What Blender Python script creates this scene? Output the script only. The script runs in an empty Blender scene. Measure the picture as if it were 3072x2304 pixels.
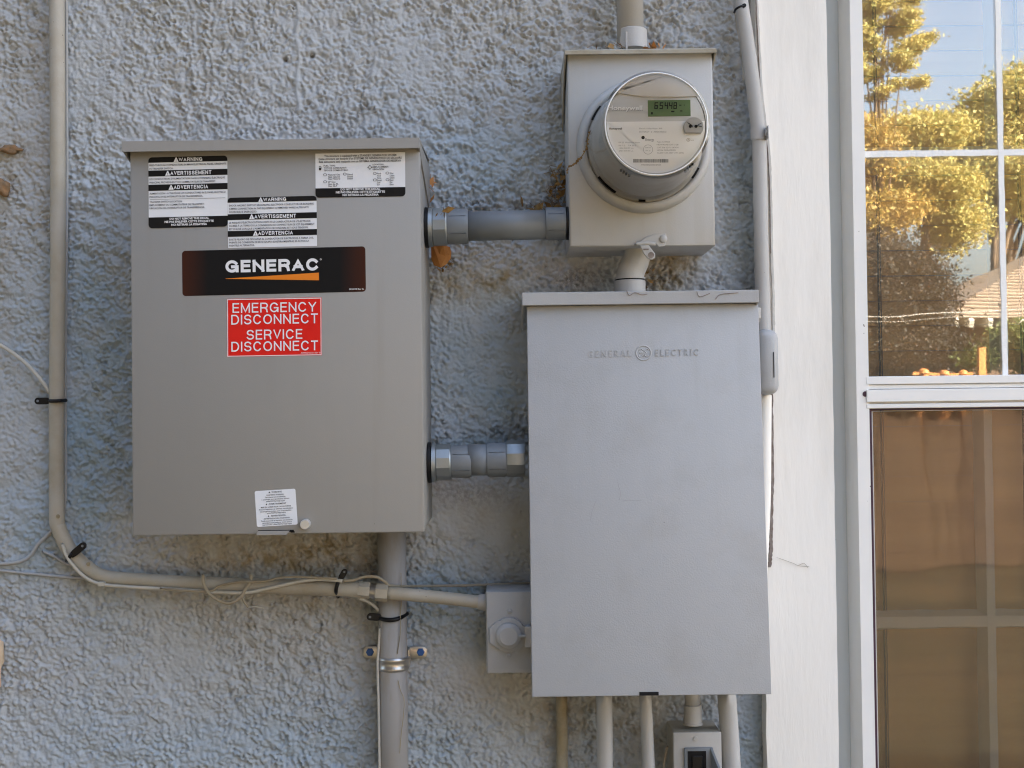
import bpy, bmesh, math, random
import numpy as np
from mathutils import Vector, Matrix

random.seed(7); rng = np.random.default_rng(11)
SC = bpy.context.scene
COL = SC.collection

# ------------------------------------------------------------------ camera
F_PX, CU, CV = 3724.0, 1536.0, 1152.0           # focal length in photograph pixels
CAM = Vector((0.0, -1.75, 1.5))
ROLL, PITCH = 0.0125, 0.018
_rt = Vector((math.cos(ROLL), 0, -math.sin(ROLL)))
_up0 = Vector((math.sin(ROLL), 0, math.cos(ROLL)))
FWD = Vector((0, math.cos(PITCH), math.sin(PITCH)))
_pm = Matrix.Rotation(PITCH, 3, 'X')
RT, UP = _pm @ _rt, _pm @ _up0
cd = bpy.data.cameras.new('camera'); cam = bpy.data.objects.new('camera', cd); COL.objects.link(cam)
cd.sensor_width = 36.0; cd.lens = 36.0 * F_PX / 3072.0; cd.clip_end = 2000; cd.clip_start = 0.05
M = Matrix.Identity(4)
for i in range(3):
    M[i][0], M[i][1], M[i][2], M[i][3] = RT[i], UP[i], -FWD[i], CAM[i]
cam.matrix_world = M
SC.camera = cam

# ------------------------------------------------------------------ world, sun, exposure
SUN_EL, SUN_AZ = math.radians(31), math.radians(52)   # the sun stands behind the house: this wall is in open shade
sun_from = Vector((math.sin(SUN_AZ) * math.cos(SUN_EL), math.cos(SUN_AZ) * math.cos(SUN_EL), math.sin(SUN_EL)))
world = bpy.data.worlds.new('World'); SC.world = world; world.use_nodes = True
wn = world.node_tree.nodes; wl = world.node_tree.links
bg = wn['Background']; bg.inputs['Strength'].default_value = 0.13
sky = wn.new('ShaderNodeTexSky'); sky.sky_type = 'NISHITA'; sky.sun_disc = False
sky.sun_elevation = SUN_EL; sky.sun_rotation = SUN_AZ
sky.air_density = 1.0; sky.dust_density = 6.5; sky.ozone_density = 0.4; sky.altitude = 50
wl.new(sky.outputs[0], bg.inputs['Color'])
sd = bpy.data.lights.new('sun', 'SUN'); sd.energy = 4.0; sd.angle = math.radians(0.53); sd.color = (1.0, 0.93, 0.82)
so = bpy.data.objects.new('sun', sd); COL.objects.link(so); so.location = (0, 5, 12)
so.rotation_euler = sun_from.to_track_quat('Z', 'Y').to_euler()
vs = SC.view_settings; vs.view_transform = 'Standard'; vs.look = 'None'; vs.gamma = 1.0; vs.use_curve_mapping = False
vs.exposure = 3.18
SC.cycles.max_bounces = 8; SC.cycles.diffuse_bounces = 4; SC.cycles.glossy_bounces = 4; SC.cycles.transparent_max_bounces = 12; SC.cycles.filter_width = 1.15

# ------------------------------------------------------------------ pixel <-> place
def W(u, v, y):
    d = FWD + RT * ((u - CU) / F_PX) + UP * ((CV - v) / F_PX)
    t = (y - CAM.y) / d.y
    return CAM + d * t
def RFL(u, v, dist):                              # a place in front of the house that the window mirrors at that pixel
    p = W(u, v, dist); p.y = -0.04 - p.y; return p
def pxm(n, y): return n * (y - CAM.y) / F_PX
def project_np(x, z):                             # wall plane y = 0 -> photograph pixel
    dx, dy, dz = x - CAM.x, 0 - CAM.y, z - CAM.z
    a = dx * RT.x + dy * RT.y + dz * RT.z; b = dx * UP.x + dy * UP.y + dz * UP.z
    c = dx * FWD.x + dy * FWD.y + dz * FWD.z
    return CU + F_PX * a / c, CV - F_PX * b / c

# ------------------------------------------------------------------ materials
MATS = {}
def nd(nt, typ, **kw):
    n = nt.nodes.new(typ)
    for k, v in kw.items(): setattr(n, k, v)
    return n
def mat(name, col, rough=0.55, metal=0.0, var=0.0, vscale=12, col2=None, bump=0.0, bscale=300, specks=0.0, speck_col=(0.05, 0.04, 0.03), streak=None, samt=0.3,
        spec_scale=90, spec=0.4, stretch=None, grime=None, gscale=6, gamt=0.5):
    """procedural paint / plastic / metal: base colour, cloudy variation, fine relief, scattered specks and grime"""
    m = bpy.data.materials.new(name); m.use_nodes = True; nt = m.node_tree; MATS[name] = m
    p = nt.nodes['Principled BSDF']; L = nt.links
    p.inputs['Roughness'].default_value = rough; p.inputs['Metallic'].default_value = metal
    p.inputs['Specular IOR Level'].default_value = spec
    geo = nd(nt, 'ShaderNodeNewGeometry'); src = geo.outputs['Position']
    if stretch:
        mp = nd(nt, 'ShaderNodeMapping'); mp.inputs['Scale'].default_value = stretch; L.new(src, mp.inputs[0]); src = mp.outputs[0]
    c = nd(nt, 'ShaderNodeRGB'); c.outputs[0].default_value = (*col, 1); out = c.outputs[0]
    def mix(fac, a, b):
        x = nd(nt, 'ShaderNodeMix', data_type='RGBA'); L.new(fac, x.inputs[0]); L.new(a, x.inputs[6]) if hasattr(a, 'links') else None
        if hasattr(b, 'links'): L.new(b, x.inputs[7])
        else: x.inputs[7].default_value = (*b, 1)
        return x.outputs[2]
    def noise(scale, detail=4, rgh=0.55):
        n = nd(nt, 'ShaderNodeTexNoise'); n.inputs['Scale'].default_value = scale; n.inputs['Detail'].default_value = detail
        n.inputs['Roughness'].default_value = rgh; L.new(src, n.inputs['Vector']); return n
    def ramp(sock, a, b, hi=1.0):
        r = nd(nt, 'ShaderNodeMapRange'); r.inputs[1].default_value = a; r.inputs[2].default_value = b; r.inputs[4].default_value = hi
        L.new(sock, r.inputs[0]); return r.outputs[0]
    if var > 0:
        n = noise(vscale); c2 = col2 or tuple(max(0, x * 0.8) for x in col)
        out = mix(ramp(n.outputs[0], 0.35, 0.7, var), out, c2)
    if grime:
        n = noise(gscale, 6, 0.65); out = mix(ramp(n.outputs[0], 0.5, 0.75, gamt), out, grime)
    if streak:
        mp2 = nd(nt, 'ShaderNodeMapping'); mp2.inputs['Scale'].default_value = (55, 55, 2.2); L.new(geo.outputs['Position'], mp2.inputs[0])
        n = nd(nt, 'ShaderNodeTexNoise'); n.inputs['Scale'].default_value = 1.0; n.inputs['Detail'].default_value = 5; L.new(mp2.outputs[0], n.inputs['Vector'])
        n2 = noise(3.5, 3); mm = nd(nt, 'ShaderNodeMath', operation='MULTIPLY'); L.new(ramp(n.outputs[0], 0.5, 0.75, samt), mm.inputs[0]); L.new(ramp(n2.outputs[0], 0.4, 0.65), mm.inputs[1])
        out = mix(mm.outputs[0], out, streak)
    if specks > 0:
        v = nd(nt, 'ShaderNodeTexVoronoi'); v.inputs['Scale'].default_value = spec_scale; v.inputs['Randomness'].default_value = 1
        L.new(src, v.inputs['Vector'])
        n = noise(spec_scale * 0.12, 2)
        lt = nd(nt, 'ShaderNodeMath', operation='LESS_THAN'); L.new(v.outputs['Distance'], lt.inputs[0])
        rr = ramp(n.outputs[0], 0.55, 0.75, specks); L.new(rr, lt.inputs[1])
        out = mix(lt.outputs[0], out, speck_col)
    L.new(out, p.inputs['Base Color'])
    if rough > 0.2:
        n = noise(25, 3); r = nd(nt, 'ShaderNodeMapRange'); r.inputs[3].default_value = rough - 0.08; r.inputs[4].default_value = min(1, rough + 0.1)
        L.new(n.outputs[0], r.inputs[0]); L.new(r.outputs[0], p.inputs['Roughness'])
    if bump > 0:
        n = noise(bscale, 3); b = nd(nt, 'ShaderNodeBump'); b.inputs['Strength'].default_value = bump; b.inputs['Distance'].default_value = 0.001
        L.new(n.outputs[0], b.inputs['Height']); L.new(b.outputs[0], p.inputs['Normal'])
    return m

def flat(name, col, rough=0.5): return mat(name, col, rough, var=0.15, vscale=60)

def glass_mat(name, tint, refl, rough, ripple=0.0, film=0.0):
    """clear pane: a share of mirror reflection rising with the angle, the rest passes straight through"""
    m = bpy.data.materials.new(name); m.use_nodes = True; nt = m.node_tree; L = nt.links; MATS[name] = m
    nt.nodes.remove(nt.nodes['Principled BSDF']); o = nt.nodes['Material Output']
    t = nd(nt, 'ShaderNodeBsdfTransparent'); t.inputs[0].default_value = (*tint, 1)
    g = nd(nt, 'ShaderNodeBsdfGlossy'); g.inputs['Roughness'].default_value = rough
    fr = nd(nt, 'ShaderNodeFresnel'); fr.inputs[0].default_value = 1.5
    ad = nd(nt, 'ShaderNodeMath', operation='ADD', use_clamp=True); L.new(fr.outputs[0], ad.inputs[0]); ad.inputs[1].default_value = refl
    x = nd(nt, 'ShaderNodeMixShader'); L.new(ad.outputs[0], x.inputs[0]); L.new(t.outputs[0], x.inputs[1]); L.new(g.outputs[0], x.inputs[2])
    if ripple:
        n = nd(nt, 'ShaderNodeTexNoise'); n.inputs['Scale'].default_value = 9; n.inputs['Detail'].default_value = 1
        geo = nd(nt, 'ShaderNodeNewGeometry'); L.new(geo.outputs['Position'], n.inputs['Vector'])
        b = nd(nt, 'ShaderNodeBump'); b.inputs['Strength'].default_value = ripple; b.inputs['Distance'].default_value = 0.001
        L.new(n.outputs[0], b.inputs['Height']); L.new(b.outputs[0], g.inputs['Normal'])
    out = x.outputs[0]
    if film:                                     # thin pale diffuse film, uneven
        df = nd(nt, 'ShaderNodeBsdfDiffuse'); df.inputs[0].default_value = (0.75, 0.72, 0.66, 1); x2 = nd(nt, 'ShaderNodeMixShader')
        gn = nd(nt, 'ShaderNodeNewGeometry'); n = nd(nt, 'ShaderNodeTexNoise'); n.inputs['Scale'].default_value = 5; n.inputs['Detail'].default_value = 5; L.new(gn.outputs['Position'], n.inputs['Vector'])
        r = nd(nt, 'ShaderNodeMapRange'); r.inputs[1].default_value = 0.3; r.inputs[2].default_value = 0.7; r.inputs[3].default_value = film * 0.6; r.inputs[4].default_value = film * 1.4; L.new(n.outputs[0], r.inputs[0])
        L.new(r.outputs[0], x2.inputs[0]); L.new(out, x2.inputs[1]); L.new(df.outputs[0], x2.inputs[2]); out = x2.outputs[0]
    L.new(out, o.inputs['Surface']); return m

def stucco_mat():
    m = bpy.data.materials.new('stucco_paint'); m.use_nodes = True; nt = m.node_tree; L = nt.links; MATS['stucco'] = m
    p = nt.nodes['Principled BSDF']; p.inputs['Roughness'].default_value = 0.62; p.inputs['Specular IOR Level'].default_value = 0.35
    geo = nd(nt, 'ShaderNodeNewGeometry')
    def noise(scale, detail=5, r=0.6):
        n = nd(nt, 'ShaderNodeTexNoise'); n.inputs['Scale'].default_value = scale; n.inputs['Detail'].default_value = detail
        n.inputs['Roughness'].default_value = r; L.new(geo.outputs['Position'], n.inputs['Vector']); return n.outputs[0]
    def rg(s, a, b, lo=0.0, hi=1.0):
        r = nd(nt, 'ShaderNodeMapRange'); r.inputs[1].default_value = a; r.inputs[2].default_value = b; r.inputs[3].default_value = lo; r.inputs[4].default_value = hi
        L.new(s, r.inputs[0]); return r.outputs[0]
    def mix(f, a, b):
        x = nd(nt, 'ShaderNodeMix', data_type='RGBA'); L.new(f, x.inputs[0])
        for i, s in ((6, a), (7, b)):
            if hasattr(s, 'links'): L.new(s, x.inputs[i])
            else: x.inputs[i].default_value = (*s, 1)
        return x.outputs[2]
    def mul(a, b):
        x = nd(nt, 'ShaderNodeMath', operation='MULTIPLY'); L.new(a, x.inputs[0]); L.new(b, x.inputs[1]); return x.outputs[0]
    def attr(n): a = nd(nt, 'ShaderNodeAttribute'); a.attribute_name = n; return a.outputs['Fac']
    base = mix(rg(noise(3.0), 0.35, 0.65), (0.418, 0.43, 0.438), (0.39, 0.415, 0.437))
    base = mix(mul(attr('blue'), rg(noise(6), 0.05, 0.6)), base, (0.265, 0.355, 0.43))  # blue-grey shade tone near the boxes, painted into the wall
    base = mix(mul(attr('stain'), rg(noise(60, 4), 0.30, 0.60)), base, (0.235, 0.18, 0.085))
    base = mix(rg(noise(95, 3), 0.62, 0.75, 0, 0.12), base, (0.36, 0.34, 0.28))
    base = mix(mul(attr('dirt'), rg(noise(180, 3), 0.4, 0.6)), base, (0.10, 0.075, 0.045))
    L.new(base, p.inputs['Base Color'])
    b = nd(nt, 'ShaderNodeBump'); b.inputs['Strength'].default_value = 0.5; b.inputs['Distance'].default_value = 0.0012
    L.new(noise(330, 4), b.inputs['Height']); L.new(b.outputs[0], p.inputs['Normal'])
    return m

def leaf_mat(name, cols):
    m = bpy.data.materials.new(name); m.use_nodes = True; nt = m.node_tree; L = nt.links; MATS[name] = m
    p = nt.nodes['Principled BSDF']; p.inputs['Roughness'].default_value = 0.6
    geo = nd(nt, 'ShaderNodeNewGeometry'); r = nd(nt, 'ShaderNodeValToRGB')
    r.color_ramp.elements[0].color = (*cols[0], 1); r.color_ramp.elements[1].color = (*cols[-1], 1)
    if len(cols) > 2:
        e = r.color_ramp.elements.new(0.5); e.color = (*cols[1], 1)
    L.new(geo.outputs['Random Per Island'], r.inputs[0]); L.new(r.outputs[0], p.inputs['Base Color'])
    t = nd(nt, 'ShaderNodeBsdfTranslucent'); L.new(r.outputs[0], t.inputs[0])
    x = nd(nt, 'ShaderNodeMixShader'); x.inputs[0].default_value = 0.3
    L.new(p.outputs[0], x.inputs[1]); L.new(t.outputs[0], x.inputs[2]); L.new(x.outputs[0], nt.nodes['Material Output'].inputs['Surface'])
    return m

def screen_mat():
    m = bpy.data.materials.new('insect_screen'); m.use_nodes = True; nt = m.node_tree; L = nt.links; MATS['screen'] = m
    p = nt.nodes['Principled BSDF']; p.inputs['Base Color'].default_value = (0.09, 0.06, 0.035, 1); p.inputs['Roughness'].default_value = 0.6
    t = nd(nt, 'ShaderNodeBsdfTransparent'); x = nd(nt, 'ShaderNodeMixShader'); x.inputs[0].default_value = 0.225
    L.new(t.outputs[0], x.inputs[1]); L.new(p.outputs[0], x.inputs[2]); L.new(x.outputs[0], nt.nodes['Material Output'].inputs['Surface'])
    return m

stucco_mat(); screen_mat()
mat('switch_paint', (0.282, 0.272, 0.254), 0.45, var=0.5, vscale=4, col2=(0.262, 0.256, 0.243), streak=(0.23, 0.215, 0.185), samt=0.35, bump=0.12, bscale=900, specks=0.03, spec_scale=60)
mat('panel_paint', (0.392, 0.399, 0.408), 0.45, var=0.4, vscale=6, col2=(0.365, 0.369, 0.374), streak=(0.31, 0.30, 0.285), samt=0.25, bump=0.25, bscale=500, specks=0.05, spec_scale=60, grime=(0.32, 0.31, 0.295), gscale=14, gamt=0.4)
mat('socket_paint', (0.42, 0.422, 0.42), 0.5, var=0.5, vscale=8, col2=(0.44, 0.43, 0.40), streak=(0.30, 0.25, 0.16), samt=0.45, bump=0.2, bscale=500, specks=0.05, spec_scale=70, grime=(0.37, 0.34, 0.28), gscale=9, gamt=0.4)
mat('conduit_paint', (0.42, 0.415, 0.405), 0.5, var=0.5, vscale=14, col2=(0.385, 0.37, 0.345), bump=0.2, bscale=400, specks=0.09, spec_scale=70)
mat('conduit_old_paint', (0.40, 0.375, 0.325), 0.55, var=0.7, vscale=16, col2=(0.33, 0.29, 0.21), bump=0.3, bscale=300, specks=0.1, spec_scale=80, grime=(0.25, 0.19, 0.10), gscale=10, gamt=0.5)
mat('conduit_stained', (0.33, 0.29, 0.21), 0.6, var=0.9, vscale=22, col2=(0.24, 0.18, 0.08), bump=0.4, bscale=260, grime=(0.12, 0.09, 0.05), gscale=30, gamt=0.6)
mat('pvc_grey', (0.165, 0.188, 0.212), 0.40, var=0.5, vscale=18, col2=(0.17, 0.17, 0.168), specks=0.1, spec_scale=70)
mat('conduit_main', (0.33, 0.325, 0.325), 0.5, var=0.5, vscale=9, col2=(0.30, 0.285, 0.26), stretch=(1, 1, 0.25), grime=(0.24, 0.18, 0.10), gscale=22, gamt=0.75, streak=(0.22, 0.16, 0.08), samt=0.6)
mat('galvanised', (0.30, 0.325, 0.34), 0.42, metal=0.8, var=0.6, vscale=60, col2=(0.30, 0.33, 0.34), bump=0.1)
mat('strap_metal', (0.50, 0.48, 0.46), 0.32, metal=0.9, var=0.4, vscale=60, bump=0.1)
mat('white_paint', (0.88, 0.85, 0.79), 0.5, var=0.35, vscale=9, col2=(0.80, 0.785, 0.75), grime=(0.62, 0.59, 0.53), gscale=13, gamt=0.4, bump=0.35, bscale=160, stretch=(1, 1, 0.18), specks=0.17, spec_scale=60)
mat('frame_white', (0.84, 0.83, 0.80), 0.42, var=0.3, vscale=20, col2=(0.75, 0.745, 0.735), specks=0.08, spec_scale=90)
mat('jamb_grey', (0.56, 0.60, 0.61), 0.45, var=0.4, vscale=10, col2=(0.52, 0.56, 0.58), specks=0.11, spec_scale=55)
mat('muntin_paint', (0.90, 0.90, 0.88), 0.5, var=0.3, vscale=40, col2=(0.78, 0.78, 0.76), bump=0.3)
mat('gasket', (0.035, 0.012, 0.025), 0.5, var=0.5, vscale=60, col2=(0.06, 0.02, 0.05))
mat('crack_dirt', (0.16, 0.12, 0.10), 0.85, var=0.9, vscale=90, col2=(0.30, 0.27, 0.25), bump=0.6, bscale=260)
mat('caulk', (0.60, 0.59, 0.56), 0.6, var=0.7, vscale=40, col2=(0.45, 0.42, 0.39), bump=0.5, bscale=200)
mat('black_plastic', (0.008, 0.008, 0.009), 0.4, var=0.3, vscale=80, spec=0.25)
mat('black_hole', (0.006, 0.005, 0.005), 0.9)
mat('cable_white', (0.50, 0.48, 0.43), 0.5, var=0.5, vscale=30, col2=(0.42, 0.38, 0.30))
mat('cable_tan', (0.33, 0.29, 0.22), 0.6, var=0.6, vscale=30, col2=(0.22, 0.17, 0.10))
mat('cable_painted', (0.36, 0.37, 0.375), 0.6, var=0.5, vscale=25, col2=(0.33, 0.30, 0.25), bump=0.5, bscale=150)
mat('blue_screw', (0.02, 0.10, 0.32), 0.45, var=0.6, vscale=200, col2=(0.01, 0.04, 0.16))
mat('decal_white', (0.70, 0.71, 0.73), 0.38, var=0.15, vscale=30)
mat('decal_black', (0.010, 0.0095, 0.0095), 0.5, var=0.4, vscale=40, col2=(0.016, 0.014, 0.012), spec=0.12)
mat('print_black', (0.03, 0.03, 0.033), 0.5, spec=0.15)
mat('print_white', (0.72, 0.72, 0.73), 0.4)
mat('decal_red', (0.66, 0.016, 0.010), 0.5, spec=0.15, var=0.2, vscale=30, col2=(0.58, 0.03, 0.016))
mat('print_orange', (0.72, 0.20, 0.012), 0.4)
mat('meter_grey', (0.58, 0.575, 0.555), 0.5, var=0.3, vscale=25, col2=(0.44, 0.42, 0.38))
mat('meter_beige', (0.60, 0.555, 0.48), 0.5, var=0.3, vscale=25)
mat('meter_plate', (0.88, 0.88, 0.87), 0.45, var=0.1)
mat('meter_inner', (0.66, 0.63, 0.575), 0.5, var=0.8, vscale=22, col2=(0.74, 0.72, 0.68), grime=(0.44, 0.34, 0.22), gscale=20, gamt=0.45)
mat('lcd', (0.13, 0.20, 0.085), 0.4, var=0.7, vscale=20, col2=(0.075, 0.12, 0.05), spec=0.1)
mat('lcd_dark', (0.008, 0.012, 0.008), 0.4, spec=0.1)
mat('print_grey', (0.30, 0.30, 0.31), 0.5)
mat('knob_metal', (0.55, 0.55, 0.54), 0.35, metal=0.6, var=0.3, vscale=60)
mat('screw_head', (0.33, 0.33, 0.33), 0.45, metal=0.4, var=0.3, vscale=90)
mat('blind_wood', (0.78, 0.50, 0.17), 0.45, var=0.7, vscale=10, col2=(0.55, 0.33, 0.10), stretch=(0.12, 1, 3.0), bump=0.1)
mat('blind_cord', (0.05, 0.045, 0.03), 0.8)
mat('dry_leaf', (0.42, 0.19, 0.05), 0.6, var=0.7, vscale=60, col2=(0.30, 0.11, 0.025))
mat('debris', (0.16, 0.09, 0.035), 0.8, var=0.9, vscale=140, col2=(0.34, 0.20, 0.05))
mat('nest_mud', (0.19, 0.13, 0.075), 0.85, var=0.9, vscale=120, col2=(0.33, 0.18, 0.08), bump=1.0, bscale=200)
mat('peach_block', (0.62, 0.47, 0.33), 0.7, var=0.5, vscale=30, bump=0.5, bscale=120)
mat('bark', (0.10, 0.07, 0.045), 0.85, var=0.8, vscale=6, col2=(0.17, 0.12, 0.075), bump=1.0, bscale=30)
mat('shingles', (0.36, 0.29, 0.22), 0.8, var=0.6, vscale=5, col2=(0.27, 0.21, 0.16), bump=0.6, bscale=20)
mat('neighbour_wall', (0.16, 0.10, 0.06), 0.8, var=0.4, vscale=3)
mat('rafter_white', (0.74, 0.70, 0.60), 0.6)
mat('orange_paint', (0.55, 0.22, 0.06), 0.6, var=0.3, vscale=8)
mat('wire_alu', (0.6, 0.58, 0.52), 0.5)
mat('fence_wood', (0.20, 0.125, 0.075), 0.8, var=0.7, vscale=5, col2=(0.13, 0.08, 0.05), stretch=(1, 1, 0.2), bump=0.6, bscale=40)
mat('grass', (0.06, 0.056, 0.026), 0.9, var=0.9, vscale=1.3, col2=(0.11, 0.08, 0.04), bump=1.0, bscale=30)
mat('earth', (0.10, 0.078, 0.055), 0.9, var=0.8, vscale=2.0, col2=(0.11, 0.085, 0.06), bump=1.0, bscale=20)
mat('roof_tile', (0.10, 0.09, 0.085), 0.85, var=0.6, vscale=5, bump=0.6, bscale=20)
mat('socket_hood', (0.40, 0.385, 0.34), 0.55, var=0.7, vscale=18, col2=(0.30, 0.26, 0.18), bump=0.3, bscale=300, specks=0.1, spec_scale=60, grime=(0.20, 0.15, 0.08), gscale=22, gamt=0.5)
def brand_mat():
    m = mat('brand_black', (0.009, 0.0085, 0.0085), 0.5, spec=0.12); nt = m.node_tree; L = nt.links; p = nt.nodes['Principled BSDF']
    tc = nd(nt, 'ShaderNodeTexCoord'); sp = nd(nt, 'ShaderNodeSeparateXYZ'); L.new(tc.outputs['Generated'], sp.inputs[0])
    a = nd(nt, 'ShaderNodeMath', operation='SUBTRACT'); L.new(sp.outputs[0], a.inputs[0]); a.inputs[1].default_value = 0.5
    b = nd(nt, 'ShaderNodeMath', operation='ABSOLUTE'); L.new(a.outputs[0], b.inputs[0])
    r = nd(nt, 'ShaderNodeMapRange'); r.inputs[1].default_value = 0.36; r.inputs[2].default_value = 0.5; r.inputs[4].default_value = 0.85; L.new(b.outputs[0], r.inputs[0])
    wv = nd(nt, 'ShaderNodeTexWave', wave_type='BANDS', bands_direction='DIAGONAL'); wv.inputs['Scale'].default_value = 55; L.new(tc.outputs['Generated'], wv.inputs[0])
    mu = nd(nt, 'ShaderNodeMath', operation='MULTIPLY'); L.new(r.outputs[0], mu.inputs[0]); L.new(wv.outputs['Fac'], mu.inputs[1])
    x = nd(nt, 'ShaderNodeMix', data_type='RGBA'); L.new(mu.outputs[0], x.inputs[0]); x.inputs[6].default_value = (0.009, 0.0085, 0.0085, 1); x.inputs[7].default_value = (0.10, 0.022, 0.006, 1)
    L.new(x.outputs[2], p.inputs['Base Color'])
brand_mat()
glass_mat('window_glass', (0.96, 0.95, 0.92), 0.16, 0.013, 0.14, 0.04)
glass_mat('lower_glass', (0.95, 0.94, 0.92), 0.05, 0.03, 0.4, 0.02)
glass_mat('meter_glass', (0.99, 0.99, 0.985), 0.0, 0.03, 0.0, 0.008)
leaf_mat('leaf_gold', [(0.38, 0.30, 0.07), (0.56, 0.48, 0.16), (0.28, 0.30, 0.09)])
leaf_mat('leaf_amber', [(0.36, 0.22, 0.04), (0.46, 0.32, 0.08), (0.26, 0.22, 0.05)])
leaf_mat('leaf_dark', [(0.012, 0.009, 0.004), (0.024, 0.018, 0.006), (0.014, 0.013, 0.006)])
leaf_mat('leaf_green', [(0.09, 0.13, 0.03), (0.16, 0.19, 0.04), (0.12, 0.12, 0.03)])

# ------------------------------------------------------------------ object helpers
def thing(name, label, cat, loc, group=None, kind=None):
    o = bpy.data.objects.new(name, None); COL.objects.link(o); o.location = loc; o.empty_display_size = 0.05
    o['label'] = label; o['category'] = cat
    if group: o['group'] = group
    if kind: o['kind'] = kind
    return o
def rootloc(o):
    while o.parent: o = o.parent
    return Vector(o.location)
def part(name, bm, m, parent, smooth=False, label=None, auto=None):
    """bm holds place coordinates; the object hangs under its thing"""
    if parent is not None: bmesh.ops.translate(bm, verts=bm.verts, vec=-rootloc(parent))
    me = bpy.data.meshes.new(name); bm.to_mesh(me); bm.free()
    me.materials.append(MATS[m])
    if smooth: me.shade_smooth()
    if auto is not None:
        me.shade_smooth(); me.set_sharp_from_angle(angle=math.radians(auto))
    o = bpy.data.objects.new(name, me); COL.objects.link(o); o.parent = parent
    if label: o['label'] = label
    return o
def single(name, bm, m, label, cat, loc, smooth=False, group=None, kind=None, auto=None):
    bmesh.ops.translate(bm, verts=bm.verts, vec=-Vector(loc))
    o = part(name, bm, m, None, smooth, auto=auto); o.location = loc; o['label'] = label; o['category'] = cat
    if group: o['group'] = group
    if kind: o['kind'] = kind
    return o
def nb(): return bmesh.new()
def box(bm, x0, x1, y0, y1, z0, z1, bev=0.0, seg=2):
    vs_ = [bm.verts.new((x, y, z)) for x in (x0, x1) for y in (y0, y1) for z in (z0, z1)]
    fs = [bm.faces.new([vs_[i] for i in q]) for q in ((0, 1, 3, 2), (4, 6, 7, 5), (0, 4, 5, 1), (2, 3, 7, 6), (0, 2, 6, 4), (1, 5, 7, 3))]
    if bev > 0:
        es = list({e for f in fs for e in f.edges})
        bmesh.ops.bevel(bm, geom=es, offset=bev, segments=seg, affect='EDGES', profile=0.5)
    return bm
def prism(bm, pts, d, bev=0.0):
    """pts: ring of Vectors (planar), d: extrusion Vector"""
    a = [bm.verts.new(p) for p in pts]; b = [bm.verts.new(Vector(p) + d) for p in pts]; n = len(pts)
    f1 = bm.faces.new(a); f2 = bm.faces.new(b[::-1])
    for i in range(n): bm.faces.new((a[(i + 1) % n], a[i], b[i], b[(i + 1) % n]))
    if bev > 0: bmesh.ops.bevel(bm, geom=list(f1.edges), offset=bev, segments=2, affect='EDGES', profile=0.5)
    bmesh.ops.recalc_face_normals(bm, faces=bm.faces[:]); return bm
def frame_of(axis):
    axis = Vector(axis).normalized(); ref = Vector((0, 0, 1)) if abs(axis.z) < 0.9 else Vector((1, 0, 0))
    s = axis.cross(ref).normalized(); return axis, s, s.cross(axis).normalized()
def lathe(bm, org, axis, prof, n=32, phase=0.0, cap=True):
    """prof: (distance along the axis, radius) pairs"""
    ax, s, t = frame_of(axis); org = Vector(org); rings = []
    for h, r in prof:
        rings.append([bm.verts.new(org + ax * h + (s * math.cos(phase + 2 * math.pi * k / n) + t * math.sin(phase + 2 * math.pi * k / n)) * r) for k in range(n)])
    for a, b in zip(rings, rings[1:]):
        for k in range(n): bm.faces.new((a[k], a[(k + 1) % n], b[(k + 1) % n], b[k]))
    if cap: bm.faces.new(rings[0][::-1]); bm.faces.new(rings[-1])
    return bm
def spline(pts, k=8):
    pts = [Vector(p) for p in pts]
    if len(pts) < 3: return pts
    e = [pts[0] * 2 - pts[1]] + pts + [pts[-1] * 2 - pts[-2]]; out = []
    for i in range(1, len(e) - 2):
        p0, p1, p2, p3 = e[i - 1:i + 3]
        for j in range(k):
            t = j / k
            out.append(0.5 * ((2 * p1) + (p2 - p0) * t + (2 * p0 - 5 * p1 + 4 * p2 - p3) * t * t + (3 * p1 - p0 - 3 * p2 + p3) * t ** 3))
    out.append(pts[-1]); return out
def tube(bm, pts, r, n=12, k=8, cap=True):
    P = spline(pts, k); prev = None; rings = []; N = len(P)
    for i, p in enumerate(P):
        d = (P[min(i + 1, N - 1)] - P[max(i - 1, 0)]).normalized()
        if prev is None: _, s, t = frame_of(d)
        else:
            s = (prev - d * prev.dot(d)).normalized(); t = d.cross(s)
        prev = s
        rr = r(i / (N - 1)) if callable(r) else r
        rings.append([bm.verts.new(p + (s * math.cos(2 * math.pi * q / n) + t * math.sin(2 * math.pi * q / n)) * rr) for q in range(n)])
    for a, b in zip(rings, rings[1:]):
        for q in range(n): bm.faces.new((a[q], a[(q + 1) % n], b[(q + 1) % n], b[q]))
    if cap: bm.faces.new(rings[0][::-1]); bm.faces.new(rings[-1])
    bmesh.ops.recalc_face_normals(bm, faces=bm.faces[:])
    return bm

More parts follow.
